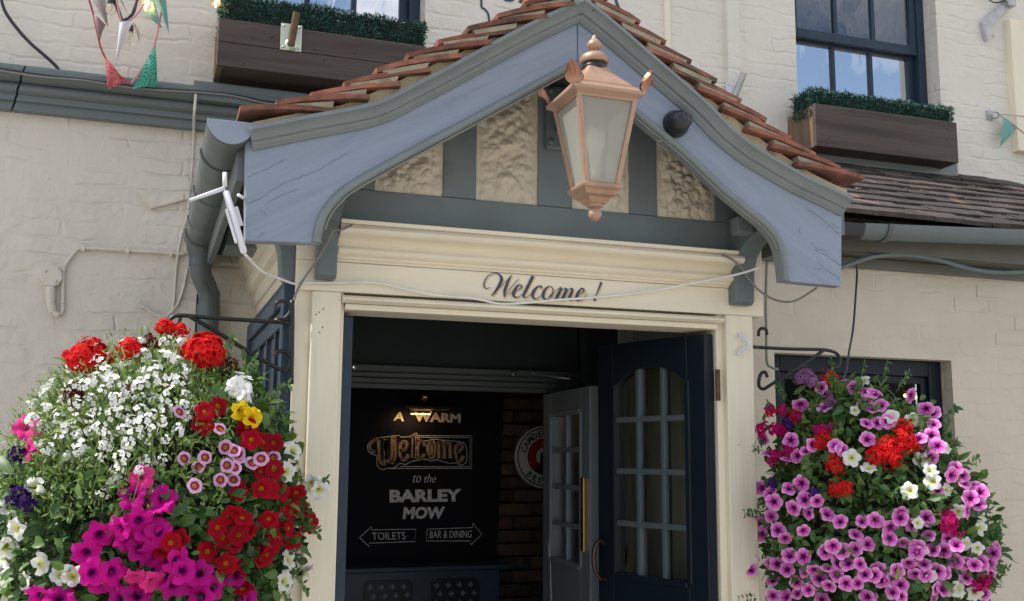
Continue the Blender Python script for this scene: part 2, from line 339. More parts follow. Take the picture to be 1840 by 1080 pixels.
def sash(name, w, cols, zmeet, lab):
    x0, x1, z0, z1 = w; y = YW+.10
    f = MB(); t = .05
    f.box(x0, x0+t, y, y+.08, z0, z1); f.box(x1-t, x1, y, y+.08, z0, z1); f.box(x0+t, x1-t, y, y+.08, z1-t, z1); f.box(x0+t, x1-t, y, y+.08, z0, z0+t)
    win = f.build('sash_window', M['navywin'], pub, .004); win['label'] = lab
    a0, a1 = x0+t, x1-t
    for k, (zz0, zz1, yy) in enumerate(((zmeet, z1-t, y+.012), (z0+t, zmeet+.03, y+.048))):
        s = MB(); st = .042
        s.box(a0, a0+st, yy, yy+.034, zz0, zz1); s.box(a1-st, a1, yy, yy+.034, zz0, zz1)
        s.box(a0+st, a1-st, yy, yy+.034, zz0, zz0+(.055 if k == 0 else .07)); s.box(a0+st, a1-st, yy, yy+.034, zz1-.045, zz1)
        s.build('sash', M['navywin'], win, .004)
        wdt = (a1-a0-2*st)/cols
        for c in range(1, cols): MB().box(a0+st+c*wdt-.013, a0+st+c*wdt+.013, yy+.002, yy+.03, zz0+.05, zz1-.04).build('glazing_bar', M['navywin'], win, .004)
        for zb in ((zz0+zz1)/2,) if k == 0 else ():
            MB().box(a0+st, a1-st, yy+.004, yy+.028, zb-.012, zb+.012).build('glazing_bar', M['navywin'], win, .004)
        for c in range(cols):
            tilt = random.uniform(-.002, .002)
            for q0, q1 in (((zz0, (zz0+zz1)/2), ((zz0+zz1)/2, zz1)) if k == 0 else ((zz0, zz1),)):
                MB().add([(a0+st+c*wdt, yy+.016-tilt, q0), (a0+st+(c+1)*wdt, yy+.016+tilt, q0), (a0+st+(c+1)*wdt, yy+.016, q1), (a0+st+c*wdt, yy+.016, q1)], [(0, 1, 2, 3)]).build('pane', M['pane'], win)
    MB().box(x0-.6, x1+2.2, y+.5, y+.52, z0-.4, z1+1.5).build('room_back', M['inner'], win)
    return win
zm = U(1540, 75, y=YW+.1).z-.02
sash('sash_window', RW, 3, zm, 'navy sash window above the right window box, three panes wide')
sash('sash_window', LW, 3, zm+.1, 'navy sash window above the left window box, mostly hidden by the hedge')
# pale blind drawn behind the lower right sash
bl = MB()
for k in range(15):
    z = 3.30+k*.042
    if z < zm-.06: bl.box(RW[0]+.09, RW[1]-.24, YW+.22, YW+.226, z, z+.041)
bl.build('window_blind', mat('blind_slat', (.62, .62, .64), .5, .05, 4), pub, .002)
# trunking boards on the upper wall
b = MB().box(U(1303, 100, y=YW).x, U(1331, 100, y=YW-.03).x, YW-.03, YW+.01, 3.0, 5.6); b.build('trunking', M['wall_up'], pub, .004)
b = MB().box(U(1193, 40, y=YW).x, U(1205, 40, y=YW-.012).x, YW-.012, YW+.01, 3.0, 5.6); b.build('trunking', M['cream'], pub, .004)
zb = U(1830, 270, y=YW-.05).z; b = MB().box(U(1826, 200, y=YW-.05).x, U(1826, 200, y=YW-.05).x+.16, YW-.05, YW+.01, zb, U(1820, 33, y=YW-.05).z); b.build('trunking', M['cream'], pub, .004)

# ---- lean-to roof on the right: dark clay tiles
E0 = Vector((0, .56, U(1700, 402, y=.56).z)); T0 = Vector((0, YW, U(1700, 322, y=YW).z))
sl = (T0-E0); L = sl.length; sd_ = sl.normalized(); nn = Vector((0, -sd_.z, sd_.y))
MB().prism([(1.52, E0.y+.05, E0.z+.0), (1.52, T0.y, T0.z-.02), (1.52, T0.y, T0.z-.08), (1.52, E0.y+.05, E0.z-.03)], (4.5, 0, 0)).build('roof_deck', M['oldtile'], pub)
def tile_mesh(name, w, ln, th, m, camber=.006, seed=0):
    rnd = random.Random(seed); b = MB(); n = 4
    V = []; 
    for i in range(n+1):
        t = i/n; c = camber*(1-(2*t-1)**2)
        for x in (-w/2, w/2):
            for q in (0, th): V.append((x+rnd.uniform(-.0015, .0015), t*ln, q+c+rnd.uniform(-.0008, .0008)))
    F = []
    for i in range(n):
        a = i*4; F += [(a+1, a+3, a+7, a+5), (a, a+4, a+6, a+2), (a, a+1, a+5, a+4), (a+2, a+6, a+7, a+3)]
    F += [(0, 2, 3, 1), (n*4, n*4+1, n*4+3, n*4+2)]
    b.add(V, F); return b.mesh(name, m)
LT = [tile_mesh('lean_tile', .163, .27, .021, M['oldtile'], .003, k) for k in range(4)]
gauge = .104; rnd = random.Random(5); nc = int((L+.08)/gauge)
for r in range(nc):
    for c in range(int((4.05-1.55)/.166)):
        x = 1.64+c*.166+(r % 2)*.083
        if x < 1.9: continue
        p = E0+sd_*(r*gauge-.10)+nn*.034+Vector((x, rnd.uniform(-.006, .006), 0))
        tl = -radians(7.0)+rnd.uniform(-.025, .025); d = (sd_*cos(tl)+nn*sin(tl)); q = Vector((1, rnd.uniform(-.02, .02), rnd.uniform(-.02, .02))).normalized(); nq = q.cross(d).normalized(); q = d.cross(nq)
        Mx = Matrix(((q.x, d.x, nq.x, p.x), (q.y, d.y, nq.y, p.y), (q.z, d.z, nq.z, p.z), (0, 0, 0, 1)))
        place('roof_tile', LT[rnd.randrange(4)], pub, Mx)
# moss and grit in the laps
b = MB(); rnd = random.Random(9)
for k in range(260):
    s = rnd.random(); x = rnd.uniform(2.3, 4.0); u = rnd.gauss(.42, .17)*L
    if u < .02 or u > L*.95: continue
    p = E0+sd_*u+nn*(.040+rnd.random()*.008)+Vector((x, 0, 0)); r = rnd.uniform(.002, .006)*(2.2 if rnd.random() < .1 else 1)
    b.obox(p, (r*rnd.uniform(1, 2.4), r*.4*rnd.uniform(-1, 1), 0), (0, r, r*.3), nn*r*.35)
tag(b.build('moss', mat('dry_moss', (.26, .20, .10), .95, .5, 40, col2=(.40, .36, .30), c2scale=30), pub), kind='stuff')
# fascia and soffit boards under the lean-to eaves
ez = E0.z
M['eaves_shade'] = mat('shaded_eaves_paint', (.115, .118, .092), .5, .1, 5, .1, 26)  # darker tone: eaves shadow and warm reflected light put into the colour
MB().box(1.70, 6.4, .62, .64, ez-.150, ez-.025).build('fascia_board', M['eaves_shade'], pub, .003)
MB().box(1.56, 6.4, .641, YR-.001, ez-.155, ez-.14).build('soffit_board', M['eaves_shade'], pub, .003)
MB().box(1.56, 6.4, .715, .748, ez-.205, ez-.156).build('bed_mould', M['eaves_shade'], pub, .006)

# ---- ground-floor window on the right
x0, x1, z0, z1 = GW; y = YR+.07
f = MB(); t = .075
f.box(x0, x0+t, y, y+.07, z0, z1); f.box(x1-t, x1, y, y+.07, z0, z1); f.box(x0+t, x1-t, y, y+.07, z1-t, z1); f.box(x0+t, x1-t, y, y+.07, z0, z0+t)
gw = f.build('window', M['navy'], pub, .006); gw['label'] = 'dark navy framed window behind the right hanging basket'
f = MB(); t2 = .035; a0, a1, b0, b1 = x0+t, x1-t, z0+t, z1-t
f.box(a0, a0+t2, y+.02, y+.05, b0, b1); f.box(a1-t2, a1, y+.02, y+.05, b0, b1); f.box(a0+t2, a1-t2, y+.02, y+.05, b1-t2, b1)
f.build('casement', M['navy'], gw, .004)
MB().box((a0*.6+a1*.4)-.012, (a0*.6+a1*.4)+.012, y+.022, y+.048, b0, b1-t2).build('glazing_bar', M['navy'], gw, .003)
MB().add([(a0+t2, y+.035, b0), (a1-t2, y+.035, b0), (a1-t2, y+.035, b1-t2), (a0+t2, y+.035, b1-t2)], [(0, 1, 2, 3)]).build('pane', thin_pane('dark_pane', (.35, .38, .4), .78), gw)
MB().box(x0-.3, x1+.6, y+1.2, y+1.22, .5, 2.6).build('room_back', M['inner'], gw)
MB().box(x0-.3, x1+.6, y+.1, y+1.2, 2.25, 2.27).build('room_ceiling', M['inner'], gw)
v = MB(); px0 = 1560
for k in range(12):                                            # scalloped fringe mirrored in the glass, built as strips behind it
    p = U(1585+k*11, 668, y=y+.09); w = .014
    v.add([(p.x-w, p.y, p.z+.012), (p.x+w, p.y, p.z+.012), (p.x+w*.8, p.y, p.z-.004), (p.x, p.y, p.z-.013), (p.x-w*.8, p.y, p.z-.004)], [(0, 1, 2, 3, 4)])
v.build('reflected_fringe', mat('fringe_reflection', (.28, .20, .19), .8), gw)
bulb_m = emit('warm_bulb', (1, .62, .22), 6)
for px, py in ((1627, 711), (1645, 714), (1656, 714), (1683, 713), (1682, 718)):
    p = U(px, py, y=y+.5); MB().lathe([(0, -.011), (.009, -.006), (.011, 0), (.008, .008), (0, .012)], p, n=10).build('room_bulb', bulb_m, gw)
p0, p1 = U(1560, 690, y=y+.45), U(1690, 706, y=y+.45); MB().tube([p0, (p0+p1)/2-Vector((0, 0, .012)), p1], .004, 6).build('room_flex', M['blackp'], gw)

# ---- painted sign just above the porch ridge (only its lower edge is in view)
def wallribbon(b, pts, w, y=YW-.003):
    P = [U(px, py, y=y) for px, py in pts]
    for i in range(len(P)-1):
        d = (P[i+1]-P[i]); nrm = Vector((-d.z, 0, d.x)).normalized()*w/2
        b.add([P[i]-nrm, P[i+1]-nrm, P[i+1]+nrm, P[i]+nrm], [(0, 1, 2, 3)])
sg = MB(); wallribbon(sg, [(865, -40), (865, 13), (872, 17), (877, 24), (879, 34), (879, 50)], .011); sg.build('painted_sign_border', M['ink'], pub); sg = MB()
wallribbon(sg, [(1108, -40), (1107, 2), (1112, 14), (1118, 22)], .016); sg.build('painted_sign_border', M['ink'], pub); sg = MB()
wallribbon(sg, [(906, -1), (912, 1), (920, 1), (925, -4)], .012); sg.build('painted_letter', M['ink'], pub); sg = MB(); wallribbon(sg, [(934, 5), (938, -2)], .016)
sg.build('painted_letter', M['ink'], pub)
o_ = MB(); wallribbon(o_, [(938, 4), (950, 1), (960, -8)], .02, YW-.002); o_.build('painted_flourish', mat('sign_orange', (.75, .25, .08), .6), pub)
# ================================================================== the porch
XL, XR, AX = -.156, 1.49, .670
YB = -.30                                                      # face of the barge boards
porch = thing('entrance_porch', (AX, 0, 0), 'gabled pub entrance porch with blue barge boards, terracotta roof and cream Welcome board', 'porch')
P = porch
zTop = 2.060; zMb = U(650, 545, y=-.01).z; zMt = U(650, 531, y=-.01).z; zCb = U(650, 473, y=-.0).z; zCt = 2.335
# jambs, pilasters
def pil(x0, xa, xb, x1):
    MB().box(x0, x1, .022, .16, 0, zMt+.03).build('jamb_post', M['creampil'], P, .003)
    MB().box(xa, xb, -.004, .0215, 0, zMt+.008).build('pilaster_board', M['creampil'], P, .004)
pil(XL, U(552, 700, y=0).x+.005, U(606, 650, y=0).x+.006, 0); pil(1.34, U(1310, 650, y=0).x-.012, U(1355, 650, y=0).x-.004, XR)
# lintel strip, moulding, frieze
MB().box(.0005, 1.3395, .006, .15, zTop, zMb).build('lintel', M['creamrail'], P, .003)
pf = [(0, 0), (0, -.012), (.006, -.016), (.008, -.024), (.016, -.03), (.026, -.03), (.034, -.024), (.036, -.010), (.045, -.006), (.045, 0)]
def runx(b, x0, x1, pf, y, z):
    m = len(pf); b.add([(x0, y+q, z+h) for h, q in pf]+[(x1, y+q, z+h) for h, q in pf], [(j, (j+1) % m, m+(j+1) % m, m+j) for j in range(m)]+[tuple(range(m))[::-1], tuple(range(m, 2*m))]); return b
hm = (zMt-zMb)/.045
runx(MB(), -.012, 1.352, [(h*hm, q) for h, q in pf], .005, zMb).build('lintel_moulding', M['cream'], P, .0015, 40)
MB().box(XL, XR+.035, 0, .12, zMt+.009, zCb).build('frieze_board', M['creamrail'], P, .003)
# cornice over the frieze: two rolls with a hollow between
ch = zCt-zCb
cp = [(0, 0), (0, -.004), (.05, -.008), (.07, -.018), (.12, -.020), (.15, -.030), (.19, -.040), (.25, -.044), (.31, -.040), (.345, -.028), (.37, -.022), (.46, -.026), (.55, -.040), (.615, -.062), (.63, -.072), (.67, -.080), (.75, -.086), (.83, -.080), (.87, -.068), (.885, -.080), (.98, -.082), (1, -.07), (1, 0)]
xc0, xc1 = U(610, 440, y=-.06).x, U(1333, 485, y=-.06).x
MB().box(XL, xc0-.0005, .0, .12, zCb+.0005, 2.44).build('frieze_end', M['cream'], P, .003)
MB().box(xc1+.0005, XR+.035, .0, .12, zCb+.0005, 2.42).build('frieze_end', M['cream'], P, .003)
runx(MB(), xc0, xc1, [(h*ch, q) for h, q in cp], 0, zCb).build('cornice', M['creamrail'], P, .0015, 38)
# gable: tie beam, posts, tooled plaster panels
zP = U(676, 342, y=0).z
MB().box(XL+.02, XR-.02, .0, .10, zCt-.01, zP).build('tie_beam', M['beam'], P, .004)
ROOF = [(u_, z_-.058) for u_, z_ in ((0, 3.105), (.21, 2.975), (.444, 2.838), (.615, 2.733), (.715, 2.674), (.843, 2.612), (.95, 2.575), (1.005, 2.562))]
def roofz(x): return lerp(ROOF, abs(x-AX))
def xp(px): return U(px, 300, y=0).x
posts = [(xp(797), xp(857)), (xp(967), xp(1029)), (xp(1131), xp(1181))]
for a, c in posts:
    MB().prism([(a, .002, zP+.001), (c, .002, zP+.001), (c, .002, roofz(c)-.01), (a, .002, roofz(a)-.01)], (0, .09, 0)).build('stud', M['beam'], P, .004)
xa, xb = xp(676), xp(1283)
for a, c, k in ((XL+.02, xa, 0), (xb, XR-.02, 1)):
    MB().prism([(a, .002, zP+.001), (c, .002, zP+.001), (c, .002, roofz(c)-.02), (a, .002, max(zP+.01, roofz(a)-.02))], (0, .09, 0)).build('gable_rafter', M['beam'], P, .004)
def panel(a, c, seed):
    nu, nv = max(30, int((c-a)/.0028)), 110
    def fn(u, v):
        x = a+(c-a)*u; zt = roofz(x)-.02; z = zP-.006+(zt-zP)*v
        p = Vector((x*1.0, seed*3.1, z))
        w = noise.noise_vector(p*14)*.012
        q = p+w
        d, pts = noise.voronoi(q*32); e = min(d[0]*1.25, 1.0)
        h = .016*(1-e*e)+.011*noise.noise(q*22)+.009*abs(noise.noise(p*48))-.014*max(0, noise.noise(q*11+Vector((3, 1, 2))))
        edge = min(u, 1-u, v*2)*(c-a)*18
        return (x, .016-h*min(1, max(.15, edge))-.006, z)
    MB().grid(fn, nu, nv).build('plaster_panel', M['render'], P)
for k, (a, c) in enumerate(((xa, posts[0][0]), (posts[0][1], posts[1][0]), (posts[1][1], posts[2][0]), (posts[2][1], xb))): panel(a, c, k)

# barge boards traced on their own plane
def pl(pts, y): return [U(px, py, y=y) for px, py in pts]
Lt = [(452, 235), (552, 215), (630, 201), (682, 187), (740, 158), (800, 127), (900, 73), (975, 35), (1040, 6)]
Rt = [(1040, 6), (1095, 50), (1170, 115), (1225, 162), (1264, 197), (1302, 236), (1339, 266), (1358, 278), (1402, 304), (1439, 324), (1476, 341), (1517, 361)]
Ll = [(573, 437), (577, 412), (588, 384), (608, 359), (632, 339), (700, 300), (800, 246), (860, 214), (972, 153), (1033, 120)]
Rl = [(1409, 505), (1404, 463), (1394, 432), (1372, 405), (1339, 378), (1291, 338), (1225, 275), (1160, 222), (1100, 170), (1036, 120)]
def off(path, d):
    out = []
    for i, p in enumerate(path):
        t = (path[min(i+1, len(path)-1)]-path[max(i-1, 0)]).normalized(); out.append(Vector((-t.z, 0, t.x)))
    return out
for side, tp, lw, endpx in (('left', Lt, Ll, [(441, 252), (440, 433)]), ('right', Rt, Rl, [(1513, 372), (1512, 515)])):
    top = [Vector(p) for p in crom(pl(tp, YB), 4)]; low = [Vector(p) for p in crom(pl(lw, YB), 4)]; end = pl(endpx, YB)
    cx = U(1038, 60, y=YB).x
    if side == 'left':
        poly = end[::-1]+top[1:-1]+[Vector((cx-.0008, YB, top[-1].z)), Vector((cx-.0008, YB, low[-1].z))]+low[::-1][1:]
        poly = [poly[0], poly[1]]+[q for q in poly[2:]]
    else:
        poly = [Vector((cx+.0008, YB, top[0].z))]+top[1:-1]+end+low[:-1]+[Vector((cx+.0008, YB, low[-1].z))]
    bb = MB().prism(poly, (0, .045, 0)).build('barge_board', M['barge_l' if side == 'left' else 'barge_r'], P, .004)
    # crown moulding on the upper edge
    nr = off(top, 0); nr = [n if n.z > 0 else -n for n in nr]
    if side == 'left': nr[-1] = Vector((0, 0, 1/.86)); top[-1].x = cx
    else: nr[0] = Vector((0, 0, 1/.86)); top[0].x = cx
    crown = [(.0, .01), (.0, -.052), (-.012, -.055), (-.016, -.046), (-.03, -.034), (-.037, -.03), (-.039, -.022), (-.044, -.022), (-.05, -.018), (-.054, -.010), (-.058, -.008), (-.06, .001), (-.05, .01)]
    ext = 1
    if side == 'left': top[0] = top[0]+Vector((-.012, 0, -.003))
    MB().sweep(top, crown, nr, (0, 1, 0)).build('barge_moulding', M['mould'], bb, 0, 45)
    # bead along the lower edge
    nl = off(low, 0); nl = [n if n.z > 0.0 or (abs(n.z) < .2 and (n.x < 0) == (side == 'left')) else -n for n in nl]
    nl = [n if (n.x < 0 if side == 'left' else n.x > 0) else -n for n in nl]
    if side == 'left': nl[-1] = Vector((0, 0, 1/.86)); low[-1].x = cx
    else: nl[-1] = Vector((0, 0, 1/.86)); low[-1].x = cx
    bead = [(-.004, .04), (-.006, -.004), (-.002, -.013), (.006, -.017), (.014, -.014), (.02, -.006), (.022, .003), (.02, .02)]
    MB().sweep(low, bead, nl, (0, 1, 0)).build('barge_bead', M['mould'], bb, 0, 60)
    cl = [p+Vector((0, -.004, 0))-n*.010 for p, n in zip(low, nl)]
    MB().tube(cl[4:] if side == 'left' else cl[6:], .0035, 6).build('clipped_cable', M['greyc'], bb)

# mortar bedding and terracotta verge tiles
def pathroof(sgn, n=60): return [Vector((AX+sgn*u, 0, lerp(ROOF, u))) for u in [1.005*i/n for i in range(n+1)]]
for sgn in (-1, 1):
    tp = [Vector(p) for p in crom(pl(Lt if sgn < 0 else Rt, YB), 3)]
    if sgn < 0: tp = tp[::-1]
    up_ = [Vector((p.x, YB, max(roofz(p.x)+.02, p.z+.02))) for p in tp]
    rn = random.Random(4); low_ = [p+Vector((0, 0, -.004)) for p in tp]
    MB().prism([p+Vector((0, -.018, 0)) for p in low_+up_[::-1]], (0, .08, 0)).build('verge_mortar', M['mortar'], P)
M['fillet'] = mat('weathered_mortar', (.33, .29, .21), .95, .25, 20, .7, 60, col2=(.17, .14, .10), c2scale=14, c2lo=.55, c2hi=.7)
PT = [tile_mesh('clay_tile', .17, .27, .014, M['tile'], .007, 20+k) for k in range(5)]
def arc(sgn):
    pts = pathroof(sgn)[::-1]; s = [0]
    for a, c in zip(pts, pts[1:]): s.append(s[-1]+(c-a).length)
    return pts, s
def at_s(pts, s, q):
    for i in range(len(s)-1):
        if q <= s[i+1]: return pts[i].lerp(pts[i+1], (q-s[i])/(s[i+1]-s[i]))
    return pts[-1]+(pts[-1]-pts[-2]).normalized()*(q-s[-1])
rn = random.Random(11)
for sgn in (-1, 1):
    pts, s = arc(sgn); ga = .108; n = int(s[-1]/ga); rowl = []
    for i in range(n):
        for c in range(3):
            a = at_s(pts, s, i*ga-.02); e = at_s(pts, s, i*ga+.25); d = (e-a).normalized(); nq = Vector((-d.z, 0, d.x)); nq = nq if nq.z > 0 else -nq
            lo = a+nq*.060; hi = e-nq*.008
            if c == 0: rowl.append((lo, hi, nq))
            d = (hi-lo).normalized(); d = (d+Vector((0, 0, rn.uniform(-.012, .012)))).normalized()
            q = Vector((0, 1, 0)); nq = q.cross(d) if q.cross(d).z > 0 else d.cross(q); q = d.cross(nq)
            ks = min(1, max(.3, (s[-1]-i*ga+.005)/.27))
            p = lo+Vector((0, -.352+.085+c*.172+rn.uniform(-.006, .006), 0))
            place('roof_tile', PT[rn.randrange(5)], P, Matrix(((q.x, d.x*ks, nq.x, p.x), (q.y, d.y*ks, nq.y, p.y), (q.z, d.z*ks, nq.z, p.z), (0, 0, 0, 1))))
    for (l0, h0, n0), (l1, h1, n1) in zip(rowl, rowl[1:]):      # mortar pointed into the gaps above each tile end
        A = [l0.lerp(h0, .46)+n0*.0145, l0.lerp(h0, .93)+n0*.0145, l0.lerp(h0, .955)+n0*.0165, l1.lerp(h1, .60)+n1*.004, l1.lerp(h1, .06)+n1*.004]
        MB().prism([p+Vector((0, -.3515+rn.uniform(0, .004), 0)) for p in A], (0, .15, 0)).build('mortar_fillet', M['fillet'], P, .002)
    poly = [p+Vector((0, -.27, .01)) for p in pathroof(sgn)]+[p+Vector((0, -.27, -.035)) for p in pathroof(sgn)[::-1]]
    MB().prism(poly, (0, YW+.27-.002, 0)).build('roof_deck', M['oldtile'], P)
for k in range(4):
    A_ = [pi*(.06+.88*i/12) for i in range(13)]
    b = MB().prism([(AX+.115*cos(a), -.30+k*.41, 3.075+.085*sin(a)) for a in A_]+[(AX+.10*cos(a), -.30+k*.41, 3.075+.07*sin(a)) for a in A_[::-1]], (0, .405, 0))
    b.build('ridge_tile', M['tile'], P, 0, 40)

# corbels carrying the barge boards
def corbel(x0, x1, zb, zt, reach, name='corbel'):
    pf = [(0, zb), (-.035, zb), (-.05, zb+.012), (-.052, zb+.06), (-.056, zb+.12), (-.075, zb+.165), (-.11, zb+.195), (-.15, zb+.215), (-reach, zb+.235), (-reach-.005, zb+.30), (-reach, zt), (0, zt)]
    MB().prism([(x0, y-.0005, z) for y, z in pf], (x1-x0, 0, 0)).build(name, M['green'], P, .006)
zcb = U(586, 502, y=-.03).z
corbel(U(569, 480, y=-.05).x, U(606, 480, y=-.05).x, zcb, 2.50, .235)
corbel(U(1321, 520, y=-.05).x, U(1356, 520, y=-.05).x, zcb+.0, 2.46, .235)
for xm in (U(585, 480, y=-.05).x, U(1338, 520, y=-.05).x):
    MB().box(xm-.05, xm+.05, YB+.046, -.09, 2.462, 2.545).build('purlin_end', M['green'], P, .004)
# junction box beside the right purlin
q = U(1342, 405, y=-.20); MB().box(q.x-.035, q.x+.03, q.y, q.y+.05, q.z-.028, q.z+.032).build('junction_box', M['green'], P, .006)

# side wall, side cornice, eaves
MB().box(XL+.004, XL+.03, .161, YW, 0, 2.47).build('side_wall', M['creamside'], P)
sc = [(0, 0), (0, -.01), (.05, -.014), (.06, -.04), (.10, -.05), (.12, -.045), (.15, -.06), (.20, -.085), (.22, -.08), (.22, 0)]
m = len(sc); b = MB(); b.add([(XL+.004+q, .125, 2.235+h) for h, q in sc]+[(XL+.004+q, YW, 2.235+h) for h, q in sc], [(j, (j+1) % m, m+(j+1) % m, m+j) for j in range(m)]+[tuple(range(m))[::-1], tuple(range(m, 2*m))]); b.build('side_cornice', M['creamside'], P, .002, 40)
b = MB(); pf = [(0, 2.14), (-.03, 2.145), (-.045, 2.165), (-.05, 2.24), (-.075, 2.31), (-.12, 2.35), (-.15, 2.37), (-.15, 2.44), (0, 2.44)]
b.prism([(XL+dx, .035, z) for dx, z in pf], (0, .075, 0)); b.build('side_corbel', M['green'], P, .005)
MB().box(XL-.215, XL-.19, YB+.05, YW-.01, 2.38, 2.53).build('eaves_board', M['green'], P, .004)
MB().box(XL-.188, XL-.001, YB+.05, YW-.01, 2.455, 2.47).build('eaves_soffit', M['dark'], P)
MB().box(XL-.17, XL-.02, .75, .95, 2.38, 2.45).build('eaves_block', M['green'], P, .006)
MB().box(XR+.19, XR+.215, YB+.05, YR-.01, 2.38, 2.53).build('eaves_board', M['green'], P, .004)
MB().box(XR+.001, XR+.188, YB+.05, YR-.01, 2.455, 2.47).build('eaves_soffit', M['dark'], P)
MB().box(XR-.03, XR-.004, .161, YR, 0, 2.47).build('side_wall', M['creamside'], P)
MB().box(XR-.03, XR-.004, YR+.002, YW, 0, 2.47).build('side_wall', M['inner'], P)

# side window in the left wall: navy casement with a mid bar
ys0, ys1, zw0, zw1 = .03, 1.27, .95, 2.145; xo = XL-.004
f = MB(); t = .055
f.box(xo-.03, xo+.006, ys0, ys0+.07, zw0, zw1); f.box(xo-.03, xo+.006, ys1-t, ys1, zw0, zw1); f.box(xo-.03, xo+.006, ys0+.07, ys1-t, zw1-.07, zw1)
sw = f.build('side_window', M['navywin'], P, .005); sw['label'] = 'navy window in the left side of the porch behind the basket'
f = MB(); f.box(xo-.018, xo+.004, ys0+.071, ys0+.13, zw0, zw1-.071); f.box(xo-.018, xo+.004, ys1-t-.05, ys1-t-.001, zw0, zw1-.071); f.box(xo-.018, xo+.004, ys0+.13, ys1-t-.05, zw1-.13, zw1-.071)
f.build('casement', M['navywin'], sw, .005)
zb = U(490, 715, x=xo).z
for q in (.36, .62, .88): MB().box(xo-.016, xo+.002, q-.012, q+.012, zw0, zw1-.13).build('glazing_bar', M['navywin'], sw, .003)
MB().box(xo-.017, xo+.002, ys0+.13, ys1-t-.05, zb-.012, zb+.012).build('glazing_bar', M['navywin'], sw, .003)
MB().add([(xo-.006, ys0+.1, zw0), (xo-.006, ys1-t, zw0), (xo-.006, ys1-t, zw1-.1), (xo-.006, ys0+.1, zw1-.1)], [(0, 1, 2, 3)]).build('pane', glassy('side_pane', (.02, .03, .04), .05, 1.7), sw)

# ---- vestibule inside the porch
ZI = 2.30
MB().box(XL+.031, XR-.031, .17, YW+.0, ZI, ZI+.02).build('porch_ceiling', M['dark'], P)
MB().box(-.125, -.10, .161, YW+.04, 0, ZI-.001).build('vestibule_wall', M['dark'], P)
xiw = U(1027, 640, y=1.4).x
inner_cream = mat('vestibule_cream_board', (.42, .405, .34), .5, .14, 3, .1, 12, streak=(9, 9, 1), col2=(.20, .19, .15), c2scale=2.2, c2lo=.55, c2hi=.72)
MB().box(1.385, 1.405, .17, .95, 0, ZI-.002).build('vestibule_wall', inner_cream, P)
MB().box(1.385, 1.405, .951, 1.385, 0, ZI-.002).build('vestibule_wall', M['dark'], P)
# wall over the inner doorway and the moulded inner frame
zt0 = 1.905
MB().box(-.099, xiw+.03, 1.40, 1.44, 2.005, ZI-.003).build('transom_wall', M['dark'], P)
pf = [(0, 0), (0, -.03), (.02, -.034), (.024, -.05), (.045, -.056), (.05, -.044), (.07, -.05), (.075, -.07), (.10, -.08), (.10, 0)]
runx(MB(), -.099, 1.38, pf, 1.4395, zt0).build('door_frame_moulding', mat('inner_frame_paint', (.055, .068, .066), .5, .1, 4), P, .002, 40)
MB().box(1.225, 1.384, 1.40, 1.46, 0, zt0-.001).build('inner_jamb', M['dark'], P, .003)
p = U(880, 575, y=.55)
MB().lathe([(0, -.05), (.06, -.05), (.12, -.035), (.14, -.012), (.14, 0)], (p.x, p.y, ZI), n=28).build('ceiling_light', mat('dull_lamp_shade', (.10, .09, .08), .5), P)
# small fittings on the inner frame
for px, py in ((637, 662), (922, 672), (958, 671)):
    p = U(px, py, y=1.35); MB().lathe([(0, -.008), (.009, -.008), (.009, .008), (0, .008)], p, (0, 1, 0), 10).build('door_catch', M['galv'], P)
a, c = U(958, 672, y=1.33), U(1025, 681, y=1.15); MB().tube([a, c], .004, 6).build('door_closer_arm', M['galv'], P)
a, c = U(1128, 594, y=.30), U(1215, 589, y=.12); MB().tube([a, c], .006, 6).build('door_closer_arm', M['galv'], P)

